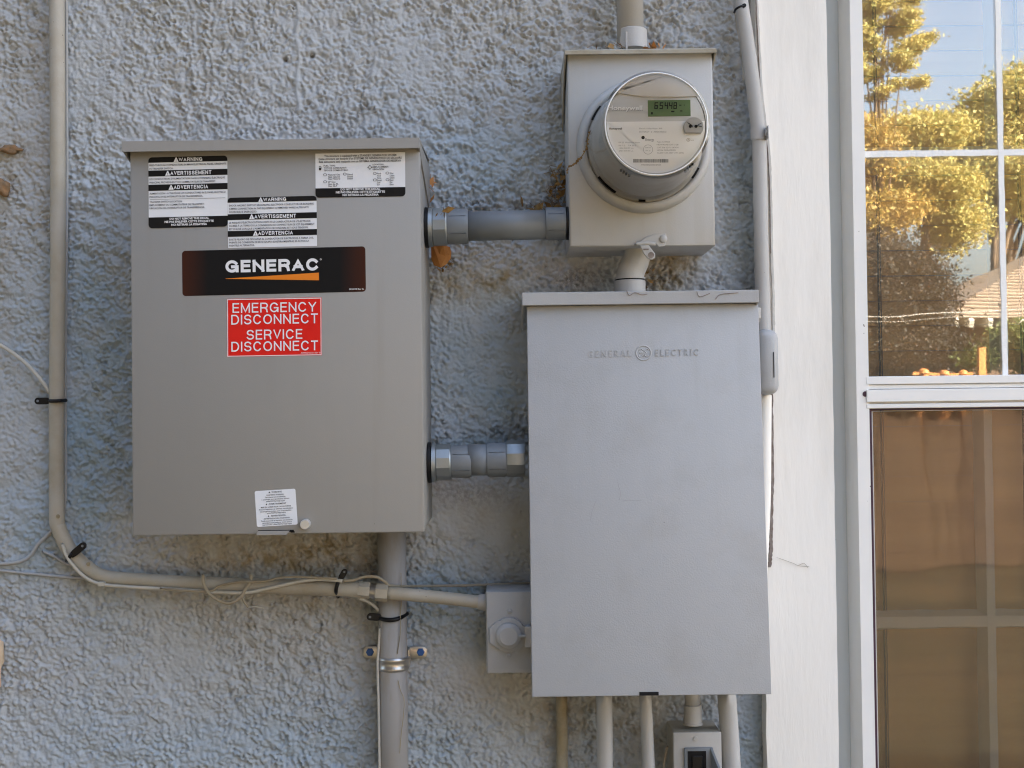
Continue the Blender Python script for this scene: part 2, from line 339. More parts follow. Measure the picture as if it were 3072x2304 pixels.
class Frame:
    """a flat area given by its corners in the photograph, lying on the plane y; local units are photograph pixels"""
    def __init__(s, tl, tr, bl, y, w=None, h=None):
        s.o = W(*tl, y); a = W(*tr, y) - s.o; b = W(*bl, y) - s.o
        s.w = w or math.dist(tl, tr); s.h = h or math.dist(tl, bl); s.ux = a / s.w; s.uy = b / s.h; s.n = Vector((0, -1, 0))
    def p(s, x, y, off=0.0): return s.o + s.ux * x + s.uy * y + s.n * off
def rrect(fr, x0, y0, x1, y1, off, rad=(0, 0, 0, 0), seg=5):
    """outline with corner radii tl, tr, br, bl"""
    pts = []
    for (cx, cy, r, a0) in ((x0, y0, rad[0], 180), (x1, y0, rad[1], 270), (x1, y1, rad[2], 0), (x0, y1, rad[3], 90)):
        if r <= 0: pts.append(fr.p(cx, cy, off)); continue
        sx = 1 if cx == x0 else -1; sy = 1 if cy == y0 else -1
        for k in range(seg + 1):
            a = math.radians(a0 + 90 * k / seg); pts.append(fr.p(cx + sx * r + r * math.cos(a), cy + sy * r + r * math.sin(a), off))
    return pts
def sheet(bm, pts, thick=0.00025):
    """a very thin printed film lying on a surface"""
    return prism(bm, pts, Vector((0, thick, 0)))

# lettering: built-in font turned into flat meshes
_CACHE = {}
def glyphs(body, bold=0.0):
    key = (body, bold)
    if key in _CACHE: return _CACHE[key]
    cu = bpy.data.curves.new('lettering_source', 'FONT'); cu.body = body; cu.size = 1.0; cu.offset = bold; cu.resolution_u = 2; cu.fill_mode = 'FRONT'
    ob = bpy.data.objects.new('lettering_source', cu); COL.objects.link(ob)
    dg = bpy.context.evaluated_depsgraph_get(); me = bpy.data.meshes.new_from_object(ob.evaluated_get(dg))
    v = [(x.co.x, x.co.y) for x in me.vertices]; f = [tuple(p.vertices) for p in me.polygons]
    bpy.data.objects.remove(ob); bpy.data.curves.remove(cu); bpy.data.meshes.remove(me)
    xs = [a[0] for a in v] or [0, 1]
    _CACHE[key] = (v, f, min(xs), max(xs)); return _CACHE[key]
CAP = 0.729
def text(bm, fr, body, x0, x1, base, cap, off, bold=0.0, angle=0.0):
    """lettering between x0 and x1 with its baseline and capital height in frame units; x1 None keeps the natural width"""
    v, f, a, b = glyphs(body, bold); sz = cap / CAP
    sx = sz if x1 is None else (x1 - x0) / max(b - a, 1e-6)
    vs_ = [bm.verts.new(fr.p(x0 + (x - a) * sx, base - z * sz, off)) for x, z in v]
    for q in f:
        try: fc = bm.faces.new([vs_[i] for i in q])
        except ValueError: continue
        if fc.normal.length == 0: fc.normal_update()
        if fc.normal.y > 0: fc.normal_flip()
def text_c(bm, fr, body, xc, base, cap, off, bold=0.0, wide=1.0):
    v, f, a, b = glyphs(body, bold); w = (b - a) * cap / CAP * wide; text(bm, fr, body, xc - w / 2, xc + w / 2, base, cap, off, bold)
def _arc(cx, cy, rx, ry, a0, a1, n=14): return [(cx + rx * math.cos(math.radians(a0 + (a1 - a0) * k / n)), cy + ry * math.sin(math.radians(a0 + (a1 - a0) * k / n))) for k in range(n + 1)]
GLY = {'A': (.70, [[(0, 0), (.5, 1), (1, 0)], [(.16, .30), (.84, .30)]]), 'C': (.74, [_arc(.5, .5, .5, .5, 38, 322, 22)]), 'D': (.70, [[(.35, 1), (0, 1), (0, 0), (.35, 0)] , [(.3, 1)] + _arc(.45, .5, .55, .5, 90, -90, 16) + [(.3, 0)]]),
       'E': (.58, [[(1, 0), (0, 0), (0, 1), (1, 1)], [(0, .53), (.92, .53)]]), 'G': (.77, [_arc(.5, .5, .5, .5, 38, 335, 22), [(.55, .46), (1, .46), (1, .02)]]), 'I': (.12, [[(.5, 0), (.5, 1)]]),
       'M': (.80, [[(0, 0), (0, 1)], [(0, 1), (.5, .0), (1, 1)], [(1, 1), (1, 0)]]), 'N': (.68, [[(0, 0), (0, 1)], [(0, 1), (1, 0)], [(1, 0), (1, 1)]]), 'O': (.78, [_arc(.5, .5, .5, .5, 90, 450, 30)]),
       'R': (.68, [[(0, 0), (0, 1), (.4, 1)], [(.35, 1)] + _arc(.6, .735, .4, .265, 90, -90, 12) + [(0, .47)], [(.58, .47), (.9, .3), (.97, 0)]]),
       'S': (.66, [_arc(.5, .745, .47, .255, 18, 262, 14) + _arc(.5, .255, .5, .255, 82, -162, 14)]), 'T': (.62, [[(.5, 0), (.5, .97)], [(0, 1), (1, 1)]]), 'V': (.68, [[(0, 1), (.5, 0), (1, 1)]]),
       'W': (.98, [[(0, 1), (.25, 0), (.5, 1), (.75, 0), (1, 1)]]), 'Y': (.68, [[(0, 1), (.5, .45), (1, 1)], [(.5, .45), (.5, 0)]]), ' ': (.3, [])}
def strokes(bm, fr, body, x0, x1, base, cap, off, t, gap=0.16):
    """plain grotesque capitals drawn as thick strokes between x0 and x1"""
    ws = [GLY[c][0] for c in body]; k = (x1 - x0 - len(body) * 0) / (sum(ws) + gap * (len(body) - 1)); x = x0; lay = 0
    for c, w in zip(body, ws):
        W_ = max(w * k, t); gw = W_ - t
        for st in GLY[c][1]:
            P = [Vector((x + t / 2 + px * gw, t / 2 + py * (cap - t), 0)) for px, py in st]; n = len(P); L, R = [], []
            closed = (P[0] - P[-1]).length < 1e-6
            if not closed:
                P[0] = P[0] + (P[0] - P[1]).normalized() * t / 2; P[-1] = P[-1] + (P[-1] - P[-2]).normalized() * t / 2
            for i in range(n):
                a = P[i] - P[i - 1] if i > 0 else (P[-1] - P[-2] if closed else P[1] - P[0]); b = P[i + 1] - P[i] if i < n - 1 else (P[1] - P[0] if closed else a)
                a = a.normalized(); b = b.normalized(); na = Vector((-a.y, a.x, 0)); nb_ = Vector((-b.y, b.x, 0)); m_ = na + nb_
                m_ = na if m_.length < 1e-3 else m_.normalized(); q = t / 2 / max(m_.dot(na), 0.42); L.append(P[i] + m_ * q); R.append(P[i] - m_ * q)
            o_ = off + 0.000012 * (lay % 8); lay += 1
            cl = lambda v: fr.p(v.x, base - min(max(v.y, 0), cap), o_)
            l_ = [bm.verts.new(cl(v)) for v in L]; r_ = [bm.verts.new(cl(v)) for v in R]
            for i in range(n - 1): bm.faces.new((l_[i], l_[i + 1], r_[i + 1], r_[i]))
        x += W_ + gap * k
    bmesh.ops.recalc_face_normals(bm, faces=bm.faces[:])
def ring_sheet(bm, fr, cx, cy, r0, r1, off, n=24, sx=1.0):
    a = [bm.verts.new(fr.p(cx + sx * r0 * math.cos(6.28319 * k / n), cy + r0 * math.sin(6.28319 * k / n), off)) for k in range(n)]
    b = [bm.verts.new(fr.p(cx + sx * r1 * math.cos(6.28319 * k / n), cy + r1 * math.sin(6.28319 * k / n), off)) for k in range(n)]
    for k in range(n): bm.faces.new((a[k], b[k], b[(k + 1) % n], a[(k + 1) % n]))

# ------------------------------------------------------------------ the setting
def plain(name, bm, m, kind='structure', label=None):
    o = part(name, bm, m, None); o['kind'] = kind
    if label: o['label'] = label
    return o
bm = nb(); bmesh.ops.create_grid(bm, x_segments=2, y_segments=2, size=600); plain('ground', bm, 'grass', label='yard of dry grass and leaf litter in front of the house')
bm = nb(); box(bm, -7, 7, -1.2, -0.002, -0.1, 0.02); plain('foundation_bed', bm, 'earth', label='strip of bare earth along the house wall')

# ------------------------------------------------------------------ house
house = thing('house', 'house with grey painted stucco wall and white trimmed window', 'house', (0, 0, 0))
XT0, XT1 = 0.345, 0.4445          # left trim board
XW0, XW1 = 0.4945, 1.105          # glass opening
TOPZ, BOTZ = W(2700, -215, 0).z, W(2700, 2500, 0).z
HX0, HX1, HZ0, HZ1 = -1.0, 0.375, 0.82, 2.22
def stucco():
    st = 0.0016
    nx, nz = int((HX1 - HX0) / st), int((HZ1 - HZ0) / st)
    xs = np.linspace(HX0, HX1, nx); zs = np.linspace(HZ0, HZ1, nz); X, Z = np.meshgrid(xs, zs)
    def field(wl, an=1.0, ang=0.0, band=0.45):
        kx = np.fft.fftfreq(nx, st)[None, :]; kz = np.fft.fftfreq(nz, st)[:, None]
        c, s = math.cos(ang), math.sin(ang); k1 = (kx * c + kz * s) * an; k2 = (-kx * s + kz * c)
        k = np.sqrt(k1 ** 2 + k2 ** 2); k0 = 1 / wl
        flt = np.exp(-((k - k0) / (band * k0)) ** 2)
        f = np.real(np.fft.ifft2(np.fft.fft2(rng.standard_normal((nz, nx))) * flt)); return f / f.std()
    def low(wl):
        kx = np.fft.fftfreq(nx, st)[None, :]; kz = np.fft.fftfreq(nz, st)[:, None]
        f = np.real(np.fft.ifft2(np.fft.fft2(rng.standard_normal((nz, nx))) * np.exp(-(kx ** 2 + kz ** 2) * wl ** 2 * 2))); return f / f.std()
    A = -0.75
    n1, n2, n3 = field(0.0080, 1.4, A), field(0.0070, 1.35, A + 0.5), field(0.0095, 1.3, A - 0.6)
    h = np.maximum(np.maximum(n1, n2), n3) - 0.85
    h = np.where(h < 0, h * 1.25, h * 0.9)
    grp = np.clip(0.85 + 0.28 * field(0.03, 1.3, A), 0.3, 1.5)
    h = 0.00155 * h * grp + 0.00022 * field(0.0046, 1.1, A) + 0.0008 * field(0.022, 1.4, A) - 0.0016 * np.clip(field(0.012, 1.2, A) - 1.5, 0, 1.2)
    U, V = project_np(X, Z)
    def g(u, v, su, sv): return np.exp(-((U - u) / su) ** 2 - ((V - v) / sv) ** 2)
    w = low(0.03); amp = np.clip(1.0 + 0.22 * low(0.10), 0.45, 1.6)
    # trowelled patch between the two boxes, softer work at far left and low down
    patch = 1 / (1 + np.exp(-((1615 + 22 * w - V) / 7))) / (1 + np.exp(-((V - 1445) / 14))) / (1 + np.exp(-((U - 1285) / 10)))
    amp *= 1 - 0.72 * patch
    amp *= 1 - 0.30 * np.clip(g(60, 1300, 170, 700), 0, 1) - 0.15 * g(500, 2150, 800, 260)
    h = h * amp * 1.15 + 0.0016 * patch + 0.0011 * low(0.06)
    # painted-over cable line and two plug holes near the top
    line = np.exp(-((U - (892 + 4 * np.sin(V / 23.0) + 5 * w * 0.3)) / 6.5) ** 2) * ((V > -200) & (V < 335))
    h = h * (1 - 0.8 * line) + 0.0026 * line
    for (u, v) in ((855, 178), (934, 167)): h -= 0.011 * np.exp(-(((U - u) ** 2 + (V - v) ** 2) / 40.0))
    h += 0.003 * np.exp(-(((U - 921) / 16) ** 2 + ((V - 155) / 7) ** 2))
    # stains with their own outline; bluish shade around the boxes put into the colour
    n = 0.5 + 0.5 * low(0.02); n2_ = 0.5 + 0.5 * low(0.05)
    stain = (1.45 * g(900, 1665, 300, 75) + 0.55 * g(800, 1850, 420, 140) + 1.4 * g(1440, 850, 170, 55) + 1.6 * g(2010, 815, 85, 65)
             + 0.5 * g(2205, 250, 32, 320) + 0.3 * g(2180, 700, 40, 200) + 0.8 * g(1822, 70, 26, 110) + 0.6 * g(1975, 60, 40, 140) + 0.7 * g(1690, 2130, 160, 120)
             + 0.3 * g(1480, 1700, 40, 60) + 0.3 * g(1340, 2080, 200, 120) + 0.75 * g(20, 470, 70, 60) + 0.6 * g(0, 800, 60, 260) + 0.4 * g(1500, 1530, 150, 60)
             + 0.6 * g(1950, 2180, 200, 90) + 0.10 * g(700, 120, 900, 260))
    stain = np.clip(0.62 * stain * (0.75 + 0.5 * n) , 0, 0.85)
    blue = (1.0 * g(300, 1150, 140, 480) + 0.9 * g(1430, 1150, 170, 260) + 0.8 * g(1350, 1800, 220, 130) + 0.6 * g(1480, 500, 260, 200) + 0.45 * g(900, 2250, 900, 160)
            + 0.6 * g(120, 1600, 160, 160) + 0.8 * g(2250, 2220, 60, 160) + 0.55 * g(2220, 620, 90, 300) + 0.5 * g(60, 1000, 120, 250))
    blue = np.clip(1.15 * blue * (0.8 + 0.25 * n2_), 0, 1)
    dirt = (0.9 * g(1665, 610, 24, 70) + 0.5 * g(1390, 600, 60, 14) + 0.9 * g(1505, 572, 16, 12) + 0.6 * g(1440, 610, 30, 10) + 0.8 * g(1590, 622, 30, 16)
            + 0.8 * g(855, 178, 7, 7) + 0.8 * g(934, 167, 7, 7) + 0.7 * g(1340, 800, 20, 16) + 0.55 * g(1740, 840, 90, 40) + 0.4 * g(1130, 1700, 40, 90) + 0.5 * g(60, 455, 40, 16) + 0.6 * g(20, 560, 26, 30)
            + 0.35 * g(1400, 1480, 160, 40))
    dirt = np.clip(dirt, 0, 1)
    me = bpy.data.meshes.new('wall')
    co = np.empty((nx * nz, 3), np.float32); co[:, 0] = X.ravel(); co[:, 1] = -h.ravel(); co[:, 2] = Z.ravel()
    idx = np.arange(nx * nz).reshape(nz, nx)
    q = np.stack([idx[:-1, :-1], idx[:-1, 1:], idx[1:, 1:], idx[1:, :-1]], -1).reshape(-1, 4)
    me.vertices.add(len(co)); me.vertices.foreach_set('co', co.ravel())
    me.loops.add(q.size); me.loops.foreach_set('vertex_index', q.ravel().astype(np.int32))
    me.polygons.add(len(q)); me.polygons.foreach_set('loop_start', np.arange(0, q.size, 4, dtype=np.int32))
    me.update(calc_edges=True); me.shade_smooth()
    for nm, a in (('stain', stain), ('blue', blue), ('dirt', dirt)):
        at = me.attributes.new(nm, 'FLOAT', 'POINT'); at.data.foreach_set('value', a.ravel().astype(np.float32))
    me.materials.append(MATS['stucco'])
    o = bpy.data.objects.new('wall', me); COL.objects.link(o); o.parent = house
    o['label'] = 'rough grey stucco with ochre stains below the boxes'
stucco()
bm = nb()
box(bm, HX0, HX1, 0.012, 0.14, HZ0, HZ1)
box(bm, -6, HX0, 0.0, 0.14, 0, 3.0); box(bm, HX0, 0.46, 0.0, 0.14, 0, HZ0); box(bm, HX0, 0.46, 0.0, 0.14, HZ1, 3.0)
box(bm, HX1, 0.4546, 0.012, 0.14, HZ0, HZ1)
box(bm, 0.46, 1.14, 0.0, 0.14, 0, BOTZ - 0.05); box(bm, 0.46, 1.14, 0.0, 0.14, TOPZ + 0.05, 3.0); box(bm, 1.14, 6, 0.0, 0.14, 0, 3.0)
box(bm, -6, 6, 6.0, 6.14, 0, 3.0); box(bm, -6.14, -6, 0.0, 6.14, 0, 3.0); box(bm, 6, 6.14, 0.0, 6.14, 0, 3.0)
part('outer_wall', bm, 'stucco', house)
bm = nb()
prism(bm, [Vector((-6.4, -0.32, 3.0)), Vector((-6.4, 3.07, 4.5)), Vector((-6.4, 6.46, 3.0)), Vector((-6.4, 6.46, 3.15)), Vector((-6.4, 3.07, 4.66)), Vector((-6.4, -0.32, 3.15))], Vector((12.8, 0, 0)))
part('roof', bm, 'roof_tile', house)
bm = nb(); box(bm, -6, 6, -0.28, 6.4, 3.003, 3.03); part('ceiling', bm, 'white_paint', house)

# trim boards (painted wood, standing 20 mm proud)
def trim(x0, x1, z0, z1, seed):
    r = random.Random(seed); b = nb(); n = 40; L, R = [], []
    for k in range(n + 1):
        z = z0 + (z1 - z0) * k / n
        L.append((x0 + r.uniform(-0.0006, 0.0006), z)); R.append((x1 + r.uniform(-0.0006, 0.0006), z))
    ring = [Vector((x, -0.03, z)) for x, z in L] + [Vector((x, -0.03, z)) for x, z in R[::-1]]
    prism(b, ring, Vector((0, 0.046, 0)), bev=0.0018); return b
part('trim_board', trim(XT0, XT1, HZ0 - 0.2, TOPZ + 0.14, 1), 'white_paint', house, auto=40)
part('trim_board', trim(1.155, 1.255, HZ0 - 0.2, TOPZ + 0.14, 2), 'white_paint', house, auto=40)
bm = nb(); box(bm, XT0 - 0.01, 1.265, -0.034, 0.01, TOPZ + 0.1425, TOPZ + 0.24, 0.003); part('trim_board', bm, 'white_paint', house)
# dirty gap and caulk along the board's left edge
def ribbon(pts, y, wfun, m, name, thick=0.003, label=None):
    P = spline([W(u, v, y) for u, v in pts], 10); b = nb(); L, R = [], []
    for i, p in enumerate(P):
        w = wfun(i); L.append(p + Vector((-w / 2 + random.uniform(-.15, .15) * w, 0, 0))); R.append(p + Vector((w / 2 + random.uniform(-.15, .15) * w, 0, 0)))
    prism(b, L + R[::-1], Vector((0, thick, 0))); return part(name, b, m, house, label=label)
ribbon([(2270, -20), (2277, 120), (2288, 300), (2306, 440), (2312, 560), (2316, 760), (2321, 900), (2322, 1000)], -0.0335, lambda i: 0.0032, 'caulk', 'caulk_bead', label='cracked grey caulk beside the conduit')
ribbon([(2268, -20), (2274, 120), (2284, 300), (2302, 440), (2309, 560), (2313, 760)], -0.0345, lambda i: 0.0009, 'crack_dirt', 'caulk_crack')
ribbon([(2314, 1180), (2316, 1300), (2317, 1450), (2314, 1560), (2314, 1640), (2309, 1702)], -0.0338, lambda i: 0.0042, 'crack_dirt', 'caulk_crack', label='open brown crack in the caulk')

# window
YF = -0.03
def window():
    w = bpy.data.objects.new('window', None); COL.objects.link(w); w.parent = house; w['label'] = 'white double hung window with muntins and an insect screen'
    # recess floor
    for (a, b_) in ((XT1 + 0.0005, 0.4725), (1.1275, 1.1548)):
        bm = nb(); box(bm, a, b_, 0.014, 0.028, BOTZ - 0.06, TOPZ + 0.06); part('jamb_channel', bm, 'jamb_grey', w)
    bm = nb(); box(bm, 0.4725, 1.1275, -0.02, 0.028, TOPZ + 0.022, TOPZ + 0.14); part('head_stop', bm, 'jamb_grey', w)
    # outer frame stiles: left face slopes back to the channel
    for s in (1, -1):
        xa, xb, xc = (0.4725, 0.4772, XW0) if s == 1 else (1.1275, 1.1228, XW1)
        bm = nb(); prism(bm, [Vector((xa, 0.012, BOTZ - 0.06)), Vector((xb, YF, BOTZ - 0.06)), Vector((xc, YF, BOTZ - 0.06)), Vector((xc, 0.028, BOTZ - 0.06)), Vector((xa, 0.028, BOTZ - 0.06))], Vector((0, 0, TOPZ - BOTZ + 0.08)))
        part('frame_stile', bm, 'frame_white', w)
    zr = lambda v: W(2830, v, YF).z
    bm = nb(); box(bm, XW0 - 0.0004, XW1 + 0.0004, YF, 0.028, TOPZ, TOPZ + 0.0215); part('frame_rail', bm, 'frame_white', w)
    bm = nb(); box(bm, XW0 - 0.0004, XW1 + 0.0004, YF, 0.028, BOTZ - 0.06, BOTZ); part('frame_rail', bm, 'frame_white', w)
    # meeting rails, stepped
    for (va, vb, y0) in ((1127, 1151, YF - 0.0006), (1152, 1165, YF + 0.003), (1166.5, 1204, YF - 0.0025), (1204, 1209, YF + 0.004), (1209.5, 1223, YF - 0.0008)):
        bm = nb(); box(bm, XW0 - 0.004, XW1 + 0.004, y0, 0.02, zr(vb), zr(va), 0.0008, 1); part('meeting_rail', bm, 'frame_white', w)
    bm = nb(); box(bm, XW0 + 0.0002, XW1, YF + 0.004, 0.02, zr(1229), zr(1223) - 0.0002); part('gasket', bm, 'gasket', w)
    bm = nb(); box(bm, XW0 + 0.0002, XW0 + 0.0042, YF + 0.004, 0.02, BOTZ, zr(1229.4)); part('gasket', bm, 'gasket', w)
    # screen with its thin spline frame
    bm = nb(); box(bm, XW0 + 0.0045, XW1, YF + 0.006, YF + 0.011, zr(1232), zr(1229) - 0.0006); part('screen_frame', bm, 'caulk', w)
    bm = nb(); box(bm, XW0 + 0.0045, XW0 + 0.0062, YF + 0.006, YF + 0.011, BOTZ, zr(1232.2)); part('screen_frame', bm, 'caulk', w)
    bm = nb(); box(bm, XW0 + 0.0064, XW1, YF + 0.0075, YF + 0.0079, BOTZ, zr(1232.2)); part('insect_screen', bm, 'screen', w, label='fine dark insect screen over the lower sash')
    # panes
    zu0, zu1 = zr(1127) + 0.0003, TOPZ - 0.0003
    bm = nb(); box(bm, XW0 + 0.0004, XW1, -0.0185, -0.0155, zu0, zu1); part('glass_pane', bm, 'window_glass', w, label='upper pane mirroring yellow trees and sky')
    bm = nb(); box(bm, XW0 + 0.007, XW1, 0.012, 0.015, BOTZ + 0.001, zr(1233)); part('glass_pane', bm, 'lower_glass', w, label='dim lower pane behind the insect screen')
    # muntins: narrow white front, sloping sides, hand painted edges
    def muntin(p0, p1, across, wf, wb, y0, y1, seed):
        r = random.Random(seed); n = 36; bm = nb(); rows = []
        ac = Vector(across)
        for k in range(n + 1):
            p = Vector(p0).lerp(Vector(p1), k / n); j = [r.uniform(-0.0008, 0.0008) for _ in range(4)]
            rows.append([bm.verts.new(p + ac * (-wb / 2 + j[0]) + Vector((0, y1, 0))), bm.verts.new(p + ac * (-wf / 2 + j[1] * .6) + Vector((0, y0, 0))),
                         bm.verts.new(p + ac * (wf / 2 + j[2] * .6) + Vector((0, y0, 0))), bm.verts.new(p + ac * (wb / 2 + j[3]) + Vector((0, y1, 0)))])
        for a, b in zip(rows, rows[1:]):
            for q in range(4): bm.faces.new((a[q], a[(q + 1) % 4], b[(q + 1) % 4], b[q]))
        bmesh.ops.recalc_face_normals(bm, faces=bm.faces[:]); part('muntin', bm, 'muntin_paint', w)
    for sash, (za, zb, y0, vv) in enumerate(((zu0, zu1, -0.0197, 460), (BOTZ, zr(1233), 0.0155, 1866))):
        xm = W(3000, 300, y0).x if sash == 0 else W(2968, 1500, y0).x
        for q, x in enumerate((xm, XW0 + XW1 - xm + 0.0)):
            muntin((x, 0, za), (x, 0, zb), (1, 0, 0), 0.0075 if sash == 0 else 0.0115, 0.027, y0, y0 + 0.022, 10 + q + sash * 5)
        zc = W(2780, vv, y0).z
        muntin((XW0 + 0.001, 0.0005, zc), (XW1, 0.0005, zc), (0, 0, 1), 0.0085 if sash == 0 else 0.015, 0.027, y0, y0 + 0.022, 30 + sash)
    p = W(2596, 1182, YF); bm = nb(); lathe(bm, p + Vector((0, 0.001, 0)), (0, -1, 0), [(0, 0.0042), (0.002, 0.0036)], 14); part('screw_hole', bm, 'gasket', w)
    return w
window()

# wooden blind behind the panes
blind = thing('window_blind', 'closed brown wooden slat blind hanging behind the window glass', 'blind', (0.8, 0.07, BOTZ))
pitch = 0.0368; z = BOTZ - 0.02; k = 0; base_me = None
while z < TOPZ + 0.03:
    if base_me is None:
        bm = nb(); vs0 = [Vector((-0.34, -0.0034, 0)), Vector((-0.34, -0.0014, 0)), Vector((-0.34, 0.0040, 0.0363)), Vector((-0.34, 0.0020, 0.0363))]
        prism(bm, vs0, Vector((0.68, 0, 0))); base_me = bpy.data.meshes.new('slat'); bm.to_mesh(base_me); bm.free(); base_me.materials.append(MATS['blind_wood'])
    o = bpy.data.objects.new('slat', base_me); COL.objects.link(o); o.parent = blind
    o.location = (random.uniform(-0.0015, 0.0015), random.uniform(-0.0003, 0.0003), z - BOTZ); o.rotation_euler = (random.uniform(-0.012, 0.012), random.uniform(-0.002, 0.002), 0)
    z += pitch
for (u0, u1) in ((2646, 2652), (3072, 3080)):
    x = W(u0, 1100, 0.06).x - 0.004
    for dx, rr in ((0, 0.0016), (0.0035, 0.0009)):
        bm = nb(); tube(bm, [Vector((x + dx, 0.0615 - rr, BOTZ)), Vector((x + dx + 0.001, 0.0615 - rr, (BOTZ + TOPZ) / 2)), Vector((x + dx, 0.0615 - rr, TOPZ))], rr, 6); part('ladder_cord', bm, 'blind_cord', blind)

# ------------------------------------------------------------------ transfer switch enclosure (large left box)
YS = -0.185
a = W(387, 459, YS); b = W(1258, 443, YS); c = W(1274, 1597, YS); d = W(400, 1607, YS)
sx0, sx1, sz1, sz0 = (a.x + d.x) / 2, (b.x + c.x) / 2, (a.z + b.z) / 2, (c.z + d.z) / 2
switch = thing('transfer_switch', 'large warm grey metal enclosure with warning decals and a red sign', 'electrical box', ((sx0 + sx1) / 2, 0, sz0))
bm = nb(); box(bm, sx0 + 0.002, sx1 - 0.0015, YS + 0.022, 0.0, sz0 + 0.002, sz1 + 0.006, 0.0015); part('enclosure', bm, 'switch_paint', switch, auto=40)
bm = nb(); box(bm, sx0, sx1, YS, YS + 0.0225, sz0, sz1 + 0.004, 0.0022); part('front_cover', bm, 'switch_paint', switch, auto=40)
hl, hr = W(366, 445, -0.197).x, W(1256, 430, -0.197).x + 0.001; hz0, hz1 = W(800, 450, -0.197).z, W(800, 419, -0.197).z
bm = nb(); prism(bm, [Vector((hl, -0.198, hz0)), Vector((hl, -0.198, hz1)), Vector((hl, 0.0, hz1 + 0.012)), Vector((hl, 0.0, hz1 + 0.009)), Vector((hl, -0.1955, hz1 - 0.003)), Vector((hl, -0.1955, hz0))], Vector((hr - hl, 0, 0)))
for x in (hl, hr - 0.002):
    prism(bm, [Vector((x, -0.1955, hz1 - 0.003)), Vector((x, -0.1955, hz0 + 0.001)), Vector((x, -0.005, hz0 - 0.05)), Vector((x, -0.005, hz1))], Vector((0.002, 0, 0)))
part('drip_hood', bm, 'switch_paint', switch)
Y1, Y2, Y3 = 0.0002, 0.0005, 0.0008      # stacked print films, metres off the cover
def decal(name, fr, m, parent, rad, label, bands=(), bm_name='black_band'):
    b = nb(); sheet(b, rrect(fr, 0, 0, fr.w, fr.h, Y1, rad)); o = part(name, b, m, parent, label=label)
    for (y0, y1, rd) in bands:
        b = nb(); sheet(b, rrect(fr, -0.3, y0, fr.w + 0.3, y1, Y2, rd)); part(bm_name, b, 'decal_black', o)
    return o
def tri(b, fr, x, base, h, off): sheet(b, [fr.p(x, base, off), fr.p(x + h * 1.1, base, off), fr.p(x + h * .62, base - h, off), fr.p(x + h * .48, base - h, off)], 0.0001)
def warn(bw, bk, fr, word, x0, x1, base, cap):
    strokes(bw, fr, word, x0, x1, base, cap, Y3, cap * 0.19); h = cap * 1.25; tri(bw, fr, x0 - h * 1.12, base + cap * .12, h, Y3)
    text(bk, fr, '!', x0 - h * 0.62, x0 - h * 0.50, base, cap * 0.62, Y3 + 0.0002, 0.02)

fr = Frame((445.6, 472.7), (682, 467), (446.5, 685), YS)
dec = decal('warning_decal', fr, 'decal_white', switch, (11, 11, 11, 11), 'black and white warning decal with rounded corners at upper left',
            [(-0.3, 16, (11, 11, 0, 0)), (39.5, 57.5, (0, 0, 0, 0)), (82, 100.5, (0, 0, 0, 0)), (180, 212.6, (0, 0, 11, 11))])
bw, bk = nb(), nb()
warn(bw, bk, fr, 'WARNING', 91, 161, 14, 11); warn(bw, bk, fr, 'AVERTISSEMENT', 66, 188, 54.5, 11.5); warn(bw, bk, fr, 'ADVERTENCIA', 76, 178, 97, 11.5)
part('heading_lettering', bw, 'print_white', dec); bw = nb()
for t, x0, x1, y in (('DO NOT REMOVE THIS DECAL', 63, 181, 188.5), ('NE PAS ENLEVER CETTE ÉTIQUETTE', 48, 195, 197.5), ('NO RETIRAR LA PEGATINA', 68, 175, 206.5)): text(bw, fr, t, x0, x1, y, 6.2, Y3, 0.03)
for t, x1, y in (('FEED-THROUGH CONDUCTORS IN MAIN ELECTRICAL PANEL ORIGINATE', 234, 26.5), ('IN TRANSFER SWITCH.', 74, 37), ('LES CONDUCTEURS D\'ALIMENTATION DANS LE PANNEAU ÉLECTRIQUE', 229, 68), ('PRINCIPAL PROVIENNENT DU COMMUTATEUR DE TRANSFERT.', 202, 78.5),
                 ('ALIMENTACIÓN - A TRAVÉS DE LOS CONDUCTORES IN EL PANEL ELÉCTRICO', 231, 111.5), ('PRINCIPAL EN EL INTERRUPTOR DE TRANSFERENCIA.', 163, 121.5), ('TRANSFER SWITCH LOCATION:', 101, 136.5), ('EMPLACEMENT DU COMMUTATEUR DE TRANSFERT:', 167, 146), ('UBICACIÓN DEL INTERRUPTOR DE TRANSFERENCIA:', 168, 155.5)):
    text(bk, fr, t, 3, x1, y, 5.6, Y3, 0.012)
part('foot_lettering', bw, 'print_white', dec)
bm = nb(); sheet(bm, rrect(fr, 4, 126, 230, 126.8, Y3), 0.0001); part('rule_line', bm, 'print_black', dec); part('black_lettering', bk, 'print_black', dec)

